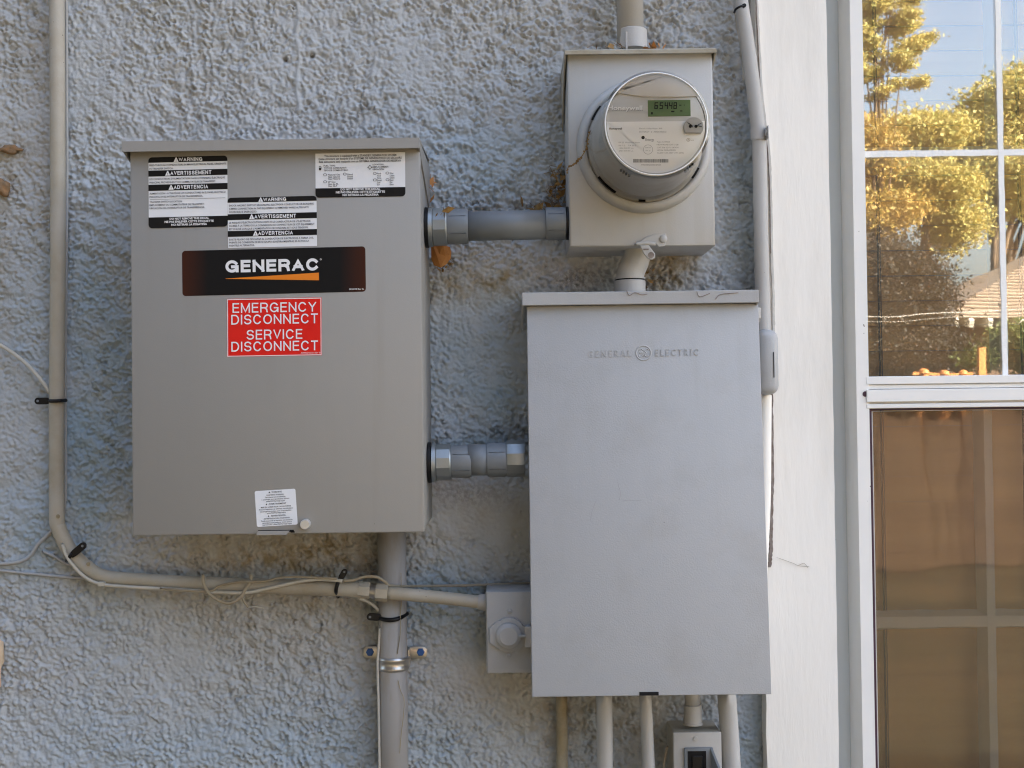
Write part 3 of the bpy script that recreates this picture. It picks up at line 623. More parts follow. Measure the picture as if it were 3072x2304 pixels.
fr = Frame((683, 594), (949.5, 587.6), (684.5, 744), YS)
dec = decal('warning_decal', fr, 'decal_white', switch, (11, 11, 0, 0), 'black and white shock hazard decal above the brand plate', [(-0.3, 14.5, (11, 11, 0, 0)), (49, 66.5, (0,) * 4), (99.5, 117, (0,) * 4)])
bw, bk = nb(), nb()
warn(bw, bk, fr, 'WARNING', 107, 175, 12.7, 10.5); warn(bw, bk, fr, 'AVERTISSEMENT', 80, 204, 64, 11.5); warn(bw, bk, fr, 'ADVERTENCIA', 91, 194, 114, 11.5)
for t, x1, y in (('SHOCK HAZARD EXISTS IF GROUNDING ELECTRODE CONDUCTOR OR BONDING', 258, 26), ('JUMPER CONNECTION IN THIS EQUIPMENT IS REMOVED WHILE ALTERNATE', 243, 36), ('SOURCE(S) IS ENERGIZED.', 88, 45.5),
                 ('LE RISQUE D\'ÉLECTROCUTION EXISTE SI LE CONDUCTEUR DE L\'ÉLECTRODE', 248, 77.5), ('DE MISE À LA TERRE OU LA CONNEXION DU CONNECTEUR DE CET ÉQUIPEMENT', 260, 87), ('EST ENLEVÉ LORSQUE L\'ALIMENTATION SECONDAIRE EST SOUS TENSION.', 241, 96.5),
                 ('EXISTE PELIGRO DE DESCARGA EL CONDUCTOR DE ELECTRODOS A TIERRA O EL', 257, 128), ('PUENTE DE CONEXIÓN DE ESTE EQUIPO SE RETIRA MIENTRAS SE ACTIVA LA', 243, 137), ('FUENTE(S) ALTERNATIVA.', 80, 146)):
    text(bk, fr, t, 4, x1, y, 5.6, Y3, 0.012)
part('white_lettering', bw, 'print_white', dec); part('black_lettering', bk, 'print_black', dec)

fr = Frame((946, 461), (1215, 456.6), (947, 593), YS)
dec = decal('generator_decal', fr, 'decal_white', switch, (0, 0, 11, 11), 'white standby generator decal with black foot at upper right', [(104.4, 132.3, (0, 0, 11, 11))])
bw, bk = nb(), nb()
for t, x0, x1, y in (('This structure is equipped with a STANDBY GENERATOR SYSTEM', 27, 243, 11), ('Cette structure est équipée d\'un SYSTÈME DE GÉNÉRATRICE DE SECOURS', 10, 259, 19.5), ('Esta estructura está equipada con un SISTEMA GENERADOR DE RESERVA', 11, 257, 28)): text(bk, fr, t, x0, x1, y, 6.3, Y3, 0.015)
for t, x0, x1, y in (('FUEL TYPE:', 25, 60, 39.5), ('TYPE DE CARBURANT:', 25, 94, 46.5), ('TIPO DE COMBUSTIBLE:', 25, 98, 53.5), ('LOCATION:', 172, 205, 38), ('EMPLACEMENT:', 172, 220, 45.5), ('UBICACIÓN:', 172, 207, 52.5),
                     ('Natural Gas', 38, 74, 66.5), ('Gaz naturel', 38, 73, 73), ('Gas Natural', 38, 74, 79), ('Diesel', 96, 112, 66.5), ('Diesel', 96, 112, 73), ('Diésel', 96, 112, 79), ('LP Gas', 38, 60, 88), ('Gaz de PL', 38, 69, 94.5), ('Gas GLP', 38, 65, 100.5),
                     ('North', 185, 197, 65), ('Nord', 185, 196, 72), ('Norte', 185, 197, 78.5), ('South', 185, 199, 85.5), ('Sud', 185, 194, 92), ('Sur', 185, 193, 98.5), ('West', 223, 234, 65), ('Ouest', 223, 237, 72), ('Oeste', 223, 237, 78.5), ('East', 223, 234, 85.5), ('Est', 223, 231, 92), ('Este', 223, 234, 98.5)):
    text(bk, fr, t, x0, x1, y, 5.0, Y3, 0.01)
for x, y in ((29, 64), (88, 63), (29, 85), (178, 62.5), (216, 62), (178, 82), (216, 82)): ring_sheet(bk, fr, x, y, 3.0, 4.0, Y3, 20, 1.35)
ring_sheet(bk, fr, 163.5, 44, 3.8, 5.0, Y3)
for dx, dy in ((0, -6), (0, 6), (-6, 0), (6, 0)): sheet(bk, [fr.p(163.5 + dx - 1.2, 44 + dy - 1.2, Y3), fr.p(163.5 + dx + 1.2, 44 + dy - 1.2, Y3), fr.p(163.5 + dx + 1.2, 44 + dy + 1.2, Y3), fr.p(163.5 + dx - 1.2, 44 + dy + 1.2, Y3)], 0.0001)
for (x0, y0, x1, y1) in ((11, 37.5, 17, 39), (11, 37.5, 12, 50), (16, 37.5, 17, 50), (11, 43, 17, 50.5), (18.5, 40, 19.3, 48)): sheet(bk, rrect(fr, x0, y0, x1, y1, Y3), 0.0001)
for t, x0, x1, y in (('DO NOT REMOVE THIS DECAL', 75, 194, 111.8), ('NE PAS ENLEVER CETTE ÉTIQUETTE', 61, 208, 120.5), ('NO RETIRAR LA PEGATINA', 81, 189, 129)): text(bw, fr, t, x0, x1, y, 6.4, Y3, 0.03)
part('white_lettering', bw, 'print_white', dec); part('black_lettering', bk, 'print_black', dec)

fr = Frame((546, 752.7), (1096, 739), (547.5, 888.5), YS)
dec = decal('brand_plate', fr, 'brand_black', switch, (10, 10, 10, 10), 'glossy black brand plate with white lettering and an orange wedge')
bw = nb(); strokes(bw, fr, 'GENERAC', 130, 410, 69, 37, Y2, 8.8, 0.12); part('brand_lettering', bw, 'print_white', dec)
bw = nb(); ring_sheet(bw, fr, 416, 36, 1.7, 2.6, Y2, 14); part('registered_mark', bw, 'print_white', dec)
bw = nb(); text(bw, fr, '0K1098 Rev A.', 500, 545, 130, 5, Y2, 0.01); part('code_lettering', bw, 'print_white', dec)
bm = nb(); sheet(bm, [fr.p(130, 86.3, Y2), fr.p(410, 75.5, Y2), fr.p(410, 98.5, Y2), fr.p(130, 87.2, Y2)]); part('orange_wedge', bm, 'print_orange', dec)

fr = Frame((680.7, 896.9), (965, 892), (681.3, 1071), YS)
dec = decal('disconnect_sign', fr, 'decal_red', switch, (2,) * 4, 'red emergency and service disconnect sign with white letters')
bw = nb()
for t, x0, x1, y in (('EMERGENCY', 17, 268, 42.5), ('DISCONNECT', 13, 273, 77.5), ('SERVICE', 59, 226, 123.5), ('DISCONNECT', 13, 273, 158.5)): strokes(bw, fr, t, x0, x1, y, 29.5, Y2, 4.0)
part('white_lettering', bw, 'print_white', dec); bw = nb(); text(bw, fr, 'A0002240221 REV B', 221, 280, 168, 4.4, Y2); part('code_lettering', bw, 'print_white', dec); bw = nb()
for (x0, y0, x1, y1) in ((1.2, 1.2, 283, 3.4), (1.2, 171, 283, 173.2), (1.2, 3.4, 3.2, 171), (281, 3.4, 283, 171)): sheet(bw, rrect(fr, x0, y0, x1, y1, Y2), 0.0002)
part('border_line', bw, 'print_white', dec)

fr = Frame((763.9, 1473.6), (886, 1466), (771, 1581), YS)
dec = decal('small_warning_decal', fr, 'decal_white', switch, (5,) * 4, 'small tilted white decal with lines of tiny black print near the bottom')
bk = nb()
for t, w, y, cp in (('WARNING', 31, 9, 4.6), ('CALIFORNIA WARNING:', 53, 17, 3.9), ('Can expose you to asbestos,', 62, 23.3, 3.9), ('a carcinogen and reproductive toxicant', 84, 29.8, 3.9), ('www.P65Warnings.ca.gov', 57, 35.6, 3.9), ('AVERTISSEMENT', 53, 44.5, 4.6), ('MISE EN GARDE POUR LA CALIFORNIE', 90, 53, 3.9),
                   ('Risque d\'exposition au cadmium, une substance', 102, 59.3, 3.9), ('cancérogène et toxique pour la reproduction -', 97, 65.5, 3.9), ('www.P65Warnings.ca.gov', 57, 71, 3.9), ('ADVERTENCIA', 45, 80, 4.6), ('ADVERTENCIA PARA CALIFORNIA', 78, 87.5, 3.9), ('Puede exponerle al benceno, una sustancia', 94, 94, 3.9), ('cancerígena que puede ser tóxica para la', 88, 100, 3.9), ('reproducción - www.P65Warnings.ca.gov', 88, 105.5, 3.9)):
    xc = 61 if cp < 4.2 else 66
    text(bk, fr, t, xc - w / 2, xc + w / 2, y - 1, cp, Y2, 0.012)
    if cp > 4.2: x = xc - w / 2 - 9; sheet(bk, [fr.p(x, y - 1, Y2), fr.p(x + 5, y - 1, Y2), fr.p(x + 2.5, y - 6, Y2)], 0.0001)
part('black_lettering', bk, 'print_black', dec)

p = W(918, 1572, YS); bm = nb(); lathe(bm, p, (0, -1, 0), [(-0.001, 0.0064), (0.008, 0.0064), (0.0095, 0.0056), (0.0098, 0.0)][:3], 24); part('cover_screw', bm, 'knob_metal', switch, auto=40)
p0, p1 = W(775, 1591, YS), W(882, 1606, YS)
bm = nb(); box(bm, p0.x, p1.x, YS - 0.0012, YS - 0.0002, W(830, 1592, YS).z - 0.0016, W(830, 1590, YS).z); box(bm, p1.x - 0.004, p1.x + 0.001, YS - 0.0012, YS - 0.0002, sz0 + 0.0016, W(830, 1590, YS).z - 0.0018); part('hasp_slot', bm, 'black_hole', switch)
bm = nb(); prism(bm, [Vector((p0.x - 0.002, YS - 0.003, sz0 - 0.0008)), Vector((p0.x, YS - 0.003, sz0 + 0.0042)), Vector((p1.x - 0.005, YS - 0.003, sz0 + 0.0042)), Vector((p1.x - 0.009, YS - 0.003, sz0 - 0.0008))], Vector((0, 0.0018, 0))); part('hasp_tab', bm, 'switch_paint', switch)

# ------------------------------------------------------------------ distribution panel (right lower box); its door leans out at the bottom
YP0, YP1 = -0.118, -0.163
a, b, c, d = W(1578, 919, YP0), W(2273, 908, YP0), W(2318, 2079, YP1), W(1598, 2096, YP1)
px0, px1 = (a.x + d.x) / 2, (b.x + c.x) / 2; pzt, pzb = (a.z + b.z) / 2, (c.z + d.z) / 2
panel = thing('distribution_panel', 'tall pale grey metal breaker panel with embossed lettering', 'electrical box', ((px0 + px1) / 2, 0, pzb))
pn = Vector((0, -(pzt - pzb), YP0 - YP1)).normalized()         # outward normal of the leaning door
bm = nb(); prism(bm, [Vector((px0 + 0.001, YP0 + 0.012, pzt + 0.012)), Vector((px0 + 0.001, YP1 + 0.016, pzb + 0.008)), Vector((px0 + 0.001, 0, pzb + 0.008)), Vector((px0 + 0.001, 0, pzt + 0.012))], Vector((px1 - px0 - 0.006, 0, 0)), 0.001)
part('enclosure', bm, 'panel_paint', panel)
bm = nb(); prism(bm, [Vector((px0, YP0, pzt)), Vector((px1, YP0, pzt)), Vector((px1, YP1, pzb)), Vector((px0, YP1, pzb))], -pn * 0.0185, 0.0022); part('door', bm, 'panel_paint', panel, auto=40)
l0, l1 = W(1566, 898, -0.128).x, W(2276, 888, -0.128).x; lz1, lz0 = W(1920, 873.5, -0.128).z, W(1920, 912.5, -0.128).z
bm = nb(); box(bm, l0, l1, -0.128, -0.125, lz0, lz1, 0.0008, 1); box(bm, l0, l1, -0.1248, 0.0, lz1 - 0.003, lz1 - 0.0002)
for x in (l0, l1 - 0.002): prism(bm, [Vector((x, -0.1248, lz1 - 0.0035)), Vector((x, -0.1248, lz0)), Vector((x, -0.06, lz0 - 0.026)), Vector((x, -0.02, lz0 - 0.026)), Vector((x, -0.02, lz1 - 0.0035))], Vector((0.002, 0, 0)))
part('drip_lip', bm, 'panel_paint', panel)
class Door:
    w = 1; n = pn
    def p(s, u, v, off=0.0):
        q = W(u, v, YP0); t = (pzt - q.z) / (pzt - pzb); q = W(u, v, YP0 + (YP1 - YP0) * t); t = (pzt - q.z) / (pzt - pzb); q = W(u, v, YP0 + (YP1 - YP0) * t); return q + pn * off
dr = Door()
def emboss(fr, body, x0, x1, base, cap, slope, depth, parent):
    v, f, a, b_ = glyphs(body, 0.012); sz = cap / CAP; s = (x1 - x0) / (b_ - a); bm = nb()
    P = [(x0 + (x - a) * s, base - z * sz) for x, z in v]
    top = [bm.verts.new(fr.p(x, y - slope * (x - x0), depth)) for x, y in P]
    for q in f:
        try: bm.faces.new([top[i] for i in q])
        except ValueError: pass
    bmesh.ops.recalc_face_normals(bm, faces=bm.faces[:])
    be = [e for e in bm.edges if e.is_boundary]
    r = bmesh.ops.extrude_edge_only(bm, edges=be); nv = [g for g in r['geom'] if isinstance(g, bmesh.types.BMVert)]
    for q in nv: q.co -= pn * (depth + 0.0003)
    bmesh.ops.recalc_face_normals(bm, faces=bm.faces[:])
    return part('embossed_lettering', bm, 'panel_paint', parent)
emboss(dr, 'G E N E R A L', 1764, 1893, 1072, 21, 0.018, 0.0008, panel)
emboss(dr, 'E L E C T R I C', 1966, 2095, 1068.5, 21, 0.018, 0.0008, panel)
bm = nb(); cc = dr.p(1930.5, 1059); rr = pxm(22, -0.124)
ax, s_, t_ = frame_of(pn)
N = 48; rows = []
for k in range(N):
    d_ = s_ * math.cos(2 * math.pi * k / N) + t_ * math.sin(2 * math.pi * k / N)
    rows.append([bm.verts.new(cc + d_ * (rr + o) + pn * h) for o, h in ((-0.0012, -0.0002), (-0.0006, 0.0007), (0.0006, 0.0007), (0.0012, -0.0002))])
for k in range(N):
    for q in range(3): bm.faces.new((rows[k][q], rows[k][q + 1], rows[(k + 1) % N][q + 1], rows[(k + 1) % N][q]))
bmesh.ops.recalc_face_normals(bm, faces=bm.faces[:]); mono = part('embossed_monogram', bm, 'panel_paint', panel, smooth=True)
for pts in ([(1930, 1052), (1924, 1047), (1918, 1052), (1920, 1060), (1926, 1056), (1927, 1064), (1920, 1071), (1915, 1066)], [(1946, 1050), (1940, 1047), (1934, 1054), (1939, 1058), (1934, 1064), (1938, 1070), (1945, 1066)], [(1931, 1070), (1930, 1060), (1933, 1050)]):
    bm = nb(); tube(bm, [dr.p(u, v, 0.0000) for u, v in pts], 0.0007, 6, 5); part('monogram_stroke', bm, 'panel_paint', mono, smooth=True)
q0, q1 = dr.p(1918, 2076, 0.0006), dr.p(1976, 2086, 0.0006)
bm = nb(); box(bm, q0.x, q1.x, q0.y - 0.0006, q0.y + 0.004, q1.z, q0.z); part('hasp_slot', bm, 'black_hole', panel)
for (u, v) in ((1837, 868), (1982, 866)):
    p = W(u, v, -0.09); bm = nb(); lathe(bm, (p.x, -0.09, lz1 - 0.004), (0, 0, 1), [(0, 0.0042), (0.0065, 0.0042), (0.0075, 0.003)], 12); part('hub_screw', bm, 'panel_paint', panel)
for pts in ([(1790, 1500), (1778, 1530), (1772, 1560)], [(1852, 1440), (1862, 1480), (1858, 1500)], [(1868, 1502), (1925, 1500)], [(1617, 1115), (1616, 1130)], [(1673, 1606), (1672, 1616)]):
    bm = nb(); tube(bm, [dr.p(u, v, 0.0) for u, v in pts], 0.00028, 5, 5); part('scuff_mark', bm, 'print_grey', panel)
p = W(2290, 940, -0.09)
bm = nb(); box(bm, l1 + 0.0002, l1 + 0.008, -0.10, -0.075, W(2290, 957, -0.09).z, W(2290, 924, -0.09).z, 0.0008); box(bm, l1 + 0.0002, l1 + 0.007, -0.095, -0.07, W(2290, 968, -0.09).z, W(2290, 957.6, -0.09).z, 0.0006)
part('hinge_lug', bm, 'caulk', panel)

# ------------------------------------------------------------------ meter socket and meter
YM = -0.112
a, b, c, d = W(1700, 172, YM), W(2133, 168, YM), W(2151, 734, YM), W(1711, 743, YM)
mx0, mx1, mz1, mz0 = (a.x + d.x) / 2, (b.x + c.x) / 2, (a.z + b.z) / 2, (c.z + d.z) / 2
sock = thing('meter_socket', 'light grey metal meter socket box with drip hood', 'electrical box', ((mx0 + mx1) / 2, 0, mz0))
bm = nb(); prism(bm, [Vector((mx0, YM, mz1 + 0.006)), Vector((mx1, YM, mz1 + 0.006)), Vector((mx1, YM, mz0)), Vector((mx0, YM, mz0))], Vector((0, 0.112, 0)), 0.003); part('enclosure', bm, 'socket_paint', sock, auto=50)
h0, h1 = W(1694, 155, -0.122).x, W(2149, 152, -0.122).x; z1, z0 = W(1920, 146, -0.122).z, W(1920, 161, -0.122).z
bm = nb(); prism(bm, [Vector((h0, -0.123, z0)), Vector((h0, -0.1235, z1 - 0.002)), Vector((h0, -0.121, z1)), Vector((h0, 0.0, z1 + 0.003)), Vector((h0, 0.0, z1)), Vector((h0, -0.1205, z1 - 0.003)), Vector((h0, -0.1205, z0))], Vector((h1 - h0, 0, 0)))
for x in (h0, h1 - 0.0018): prism(bm, [Vector((x, -0.1205, z1 - 0.0032)), Vector((x, -0.1205, z0)), Vector((x, -0.06, z0 - 0.03)), Vector((x, -0.004, z0 - 0.075)), Vector((x, -0.004, z1 - 0.0032))], Vector((0.0018, 0, 0)))
part('drip_hood', bm, 'socket_hood', sock)
mc = W(1936, 431, -0.13); R0 = pxm(200, -0.13)
bm = nb(); lathe(bm, (mc.x, YM + 0.002, mc.z), (0, -1, 0), [(0, R0 + 0.002), (0.006, R0 + 0.002), (0.016, R0), (0.021, R0 - 0.004), (0.021, R0 - 0.009), (0.008, R0 - 0.012)], 72, cap=False); part('sealing_ring', bm, 'socket_paint', sock, smooth=True)
# hasp at the lower edge
def P2(pts, y): return [W(u, v, y) for u, v in pts]
bm = nb(); prism(bm, P2([(1918, 731), (1924, 722), (1940, 711), (1962, 704), (1998, 701), (2001, 718), (1994, 738), (1976, 741), (1968, 728), (1952, 733)], YM - 0.004), Vector((0, 0.0035, 0)), 0.0006); part('hasp_plate', bm, 'socket_paint', sock)
p = W(1990, 717, YM - 0.004); bm = nb(); lathe(bm, p, (0, -1, 0), [(0, 0.0052), (0.0016, 0.0048), (0.0026, 0.003)], 18); part('hasp_rivet', bm, 'socket_paint', sock, auto=40)
bm = nb(); tube(bm, P2([(1904, 733), (1935, 730), (1966, 733)], YM - 0.007), 0.0026, 8); part('hasp_pin', bm, 'socket_paint', sock, smooth=True)
bm = nb(); prism(bm, P2([(1920, 736), (1946, 735), (1966, 762), (1965, 774), (1955, 779), (1943, 775), (1931, 760)], YM - 0.0105), Vector((0, 0.003, 0)), 0.0008); tab = part('hasp_tab', bm, 'socket_paint', sock)
p = W(1953, 765, YM - 0.0108); bm = nb(); lathe(bm, p, (0, -1, 0), [(-0.0002, 0.0040), (0.0004, 0.0040)], 20); part('tab_hole', bm, 'crack_dirt', tab)
p = W(1938, 748, YM - 0.0108); bm = nb(); box(bm, p.x - 0.0035, p.x + 0.0035, p.y - 0.0004, p.y + 0.0004, p.z - 0.001, p.z + 0.001); part('tab_slot', bm, 'crack_dirt', tab)

YG = -0.25
fc = W(1969, 372, YG); RF = pxm(165, YG)
meter = thing('electric_meter', 'round clear domed electricity meter with green display', 'meter', (mc.x, YM, mc.z))
ctr = lambda y: Vector((mc.x + (fc.x - mc.x) * (y + 0.13) / (YG + 0.13), y, mc.z + (fc.z - mc.z) * (y + 0.13) / (YG + 0.13)))
def mlathe(prof, n=72, cap=False):
    bm = nb(); rings = []
    for y, r in prof:
        c_ = ctr(y); rings.append([bm.verts.new((c_.x + r * math.cos(2 * math.pi * k / n), y, c_.z + r * math.sin(2 * math.pi * k / n))) for k in range(n)])
    for a_, b_ in zip(rings, rings[1:]):
        for k in range(n): bm.faces.new((a_[k], a_[(k + 1) % n], b_[(k + 1) % n], b_[k]))
    if cap: bm.faces.new(rings[-1])
    bmesh.ops.recalc_face_normals(bm, faces=bm.faces[:]); return bm
part('base', mlathe([(YM - 0.001, R0 - 0.010), (-0.135, R0 - 0.013), (-0.136, RF + 0.004)]), 'meter_inner', meter, smooth=True)
part('inner_housing', mlathe([(-0.13, RF + 0.0045), (-0.19, RF - 0.0005), (-0.236, RF - 0.0038)]), 'meter_inner', meter, smooth=True)
YFC = -0.2365
part('faceplate', mlathe([(-0.225, RF - 0.0045), (YFC, RF - 0.005), (YFC - 0.0001, RF - 0.0055)], cap=True), 'meter_grey', meter, auto=40)
part('clear_cover', mlathe([(-0.134, R0 - 0.0105), (-0.140, RF + 0.0085), (-0.19, RF + 0.0045), (-0.232, RF + 0.0008), (-0.2445, RF), (YG, RF - 0.003), (YG - 0.001, RF - 0.006), (YG + 0.0005, RF - 0.009), (YG + 0.0008, RF * 0.5), (YG + 0.0008, 0.002)], cap=True), 'meter_glass', meter, auto=18, label='clear plastic meter cover')
part('rim_highlight', mlathe([(YG + 0.001, RF - 0.0032), (YG - 0.0012, RF - 0.0040), (YG - 0.0013, RF - 0.0048), (YG + 0.001, RF - 0.0054), (YG + 0.001, RF - 0.0032)]), 'meter_plate', meter, smooth=True)  # white ring painted as the bright highlight on the clear rim
class MF:      # faceplate coordinates = photograph pixels
    def p(s, u, v, off=0.0): q = W(u, v, YFC); return q + Vector((0, -off - 0.0002, 0))
mf = MF()
arc = lambda r, a0, a1, n=24: [(1968 + r * math.cos(math.radians(a0 + (a1 - a0) * k / n)), 372 + r * math.sin(math.radians(a0 + (a1 - a0) * k / n))) for k in range(n + 1)]
RI = 150.5
bm = nb(); up = arc(RI, 213, 327); br = [(1968 + RI * math.cos(math.radians(327)), 296 - 6), (2030, 292), (1930, 291), (1880, 284), (1849, 277)]
prism(bm, [mf.p(u, v, 0.0018) for u, v in up + br[1:]], Vector((0, 0.0018, 0)), 0.0006); part('brow', bm, 'meter_beige', meter, label='raised beige brow at the top of the meter face')
bm = nb(); lo = [q for q in arc(RI - 3, -3, 183)]; sheet(bm, [mf.p(u, v, 0.0004) for u, v in [(1818, 366)] + [(2116, 363)] + lo if v > 360][::1], 0.0004); plate = part('nameplate', bm, 'meter_plate', meter, label='white printed nameplate')
bm = nb(); prism(bm, [mf.p(u, v, 0.0007) for u, v in ((1943, 301), (2071, 299.5), (2072, 348), (1944, 350))], Vector((0, 0.0006, 0)), 0.0003); lcd = part('display', bm, 'lcd', meter, label='green liquid crystal display reading 65448')
SEG = {'6': 'acdefg', '5': 'acdfg', '4': 'bcfg', '8': 'abcdefg'}
bm = nb()
def seg_digit(ch, x, y, w, h):
    t = 2.9
    S = {'a': (x, y, x + w, y + t), 'g': (x, y + h / 2 - t / 2, x + w, y + h / 2 + t / 2), 'd': (x, y + h - t, x + w, y + h), 'f': (x, y, x + t, y + h / 2), 'b': (x + w - t, y, x + w, y + h / 2), 'e': (x, y + h / 2, x + t, y + h), 'c': (x + w - t, y + h / 2, x + w, y + h)}
    for s in SEG[ch]:
        x0, y0, x1, y1 = S[s]; vs_ = [bm.verts.new(mf.p(u - (v - y - h / 2) * 0.06, v, 0.0009 + 0.0001 * 'abcdefg'.index(s) / 7)) for u, v in ((x0, y0), (x1, y0), (x1, y1), (x0, y1))]; bm.faces.new(vs_)
for ch, x in zip('65448', (1963, 1978.5, 1993.5, 2006.5, 2020)): seg_digit(ch, x, 307.5, 10.5, 20)
for (x0, y0, x1, y1) in ((2037, 315, 2044, 317.5), (2051, 315, 2054, 317), (1953, 337, 1958, 344), (2013, 333, 2023, 337), (2040, 332, 2047, 335)):
    vs_ = [bm.verts.new(mf.p(u, v, 0.001)) for u, v in ((x0, y0), (x1, y0), (x1, y1), (x0, y1))]; bm.faces.new(vs_)
part('digits', bm, 'lcd_dark', lcd)
bm = nb(); text(bm, mf, 'Honeywell', 1823, 1927, 331, 14, 0.0012, 0.02); part('lettering_and_shade', bm, 'meter_plate', meter)
bm = nb(); text(bm, mf, 'Honeywell', 1824.5, 1928.5, 332.6, 14, 0.0006, 0.01); part('lettering_and_shade', bm, 'print_grey', meter)  # grey copy set off below the letters: their shadow, painted
bg_, bk = nb(), nb(); o5 = 0.0006
text(bk, mf, 'Honeywell', 1827, 1866, 389, 6, o5, 0.03); part('brand_print', bk, 'print_black', plate); bk = nb()
for t, x0, x1, y, cp in (('Electric Utility Meter: AMI', 1918, 1986, 388, 4.6), ('ENTERGY  #  AM00480532', 1918, 1999, 398, 4.6), ('FM 2S  Watthour Meter', 1856, 1920, 430, 4.6), ('Kh 7.2    TA 30.0', 1856, 1908, 439, 4.4), ('120V-3W/3Y L-L', 1857, 1901, 447, 4.4), ('240V-4W/3Y L-L', 1857, 1900, 455, 4.4),
                         ('Type A-RXE3', 1970, 2009, 428, 4.6), ('HB3WRAAB1DIT-U-2B', 1970, 2035, 436.5, 4.4), ('CAT ID# 2D1U-1A7634', 1971, 2035, 445, 4.4), ('HDS# 28AA9B2D', 1971, 2027, 453, 4.4), ('CL200 120-240V 3W 60Hz', 1971, 2051, 461, 4.4), ('AM00480650000187634', 1922, 1983, 497, 4.2)):
    text(bg_, mf, t, x0, x1, y, cp, o5, 0.0)
text(bg_, mf, 'Entergy', 1936, 1962, 423, 8.5, o5, 0.01); ring_sheet(bk, mf, 1929, 413, 0.1, 5.2, o5, 20); part('sensor_dot', bk, 'print_black', plate); bk = nb()
ring_sheet(bg_, mf, 1944, 449, 13.4, 14.4, o5, 32); text(bg_, mf, '04.02', 1936, 1952, 445, 4, o5); text(bg_, mf, 'FM 2S', 1937, 1951, 454, 4, o5)
rb = random.Random(5); x = 1900.0
while x < 2004:
    w_ = rb.choice((0.9, 0.9, 1.6)); vs_ = [bk.verts.new(mf.p(u, v, o5)) for u, v in ((x, 477.5), (x + w_, 477.5), (x + w_, 488), (x, 488))]; bk.faces.new(vs_); x += w_ + rb.choice((0.9, 1.4))
part('grey_print', bg_, 'print_grey', plate); part('barcode', bk, 'print_black', plate)
bm = nb(); text(bm, mf, 'UL', 2061, 2068, 422, 5, o5, 0.01); ring_sheet(bm, mf, 2064.5, 420, 4.6, 5.4, o5, 20); text(bm, mf, 'us', 2072, 2081, 422, 4, o5); part('approval_mark', bm, 'cable_tan', plate)
p = W(2079, 384, YFC); rk = pxm(29.5, YFC - 0.006)
bm = nb(); prism(bm, [Vector((p.x + rk * math.cos(math.radians(t)), p.y - 0.006, p.z + rk * math.sin(math.radians(t)))) for t in range(-38, 219, 8)], Vector((0, 0.0058, 0)), 0.0008); kn = part('demand_knob', bm, 'socket_paint', meter, auto=40, label='round grey port with flat lower edge')
for (u, v) in ((2071, 379), (2088, 379)): q = W(u, v, YFC - 0.0062); bm = nb(); lathe(bm, q, (0, -1, 0), [(0, 0.0020), (0.0004, 0.0019)], 14); part('port_hole', bm, 'black_hole', kn)
for pts in ([(2062, 368), (2076, 376), (2078, 382)], [(2107, 368), (2093, 376), (2105, 380)]): bm = nb(); tube(bm, [W(u, v, YFC - 0.0064) for u, v in pts], 0.0004, 6, 4); part('port_mark', bm, 'black_hole', kn)
# vent slots and base notches on the cover's side
def oncover(deg, y, r): c_ = ctr(y); return Vector((c_.x + r * math.cos(math.radians(deg)), y, c_.z + r * math.sin(math.radians(deg))))
for deg in (231, 234.5, 238, 241.5, 306, 309.5, 313, 316.5):
    bm = nb(); c_ = oncover(deg, -0.222, RF - 0.0012); box(bm, c_.x - 0.0012, c_.x + 0.0012, c_.y - 0.0028, c_.y + 0.0028, c_.z - 0.0014, c_.z + 0.0014); part('vent_slot', bm, 'black_hole', meter)
for d0, d1 in ((140, 156), (215, 238), (262, 269), (322, 334)):
    bm = nb(); A_ = [oncover(d0 + (d1 - d0) * k / 8, -0.1355, R0 - 0.0125) for k in range(9)]; B_ = [oncover(d0 + (d1 - d0) * k / 8, -0.1355, R0 - 0.0095) for k in range(9)]
    prism(bm, A_ + B_[::-1], Vector((0, 0.0015, 0))); part('base_slot', bm, 'black_hole', meter)

# ------------------------------------------------------------------ conduits
def hexpart(bm, p0, p1, r, n=12): d_ = Vector(p1) - Vector(p0); lathe(bm, p0, d_, [(0, r * 0.96), (d_.length * 0.08, r), (d_.length * 0.92, r), (d_.length, r * 0.96)], n, phase=math.pi / n); return bm
def coupling(bm, p0, p1, r, ribs=6):
    d_ = Vector(p1) - Vector(p0); L = d_.length; lathe(bm, p0, d_, [(0, r * 0.97), (L * 0.06, r), (L * 0.94, r), (L, r * 0.97)], 36)
    ax_, s, t = frame_of(d_)
    for k in range(ribs):
        a_ = 0.5 + 2 * math.pi * k / ribs; c_ = Vector(p0) + (s * math.cos(a_) + t * math.sin(a_)) * r; tube(bm, [c_ + ax_ * L * 0.12, c_ + ax_ * L * 0.9], r * 0.03, 6)
    return bm
# mast conduit above the meter
YC = -0.06
mp0, mp1 = W(1890, 92, YC), W(1888, -700, YC)
mast = thing('mast_conduit', 'pale grey vertical conduit rising from the top of the meter socket', 'conduit', W(1897, 148, YC))
bm = nb(); lathe(bm, mp0 - Vector((0, 0, .02)), mp1 - mp0, [(0, pxm(40, YC)), ((mp1 - mp0).length, pxm(40, YC))], 36); part('pipe', bm, 'conduit_paint', mast, smooth=True)
bm = nb(); lathe(bm, W(1897, 150, YC), (0, 0, 1), [(0, pxm(45.5, YC)), (pxm(58, YC), pxm(44.5, YC)), (pxm(60, YC), pxm(42, YC))], 36); cp = part('hub', bm, 'conduit_paint', mast, auto=40)
p = W(1880, 148, YC - 0.0205); bm = nb(); box(bm, p.x - 0.0012, p.x + 0.0012, p.y - 0.0008, p.y + 0.003, p.z, W(1880, 96, YC - 0.02).z); part('hub_rib', bm, 'conduit_paint', cp)
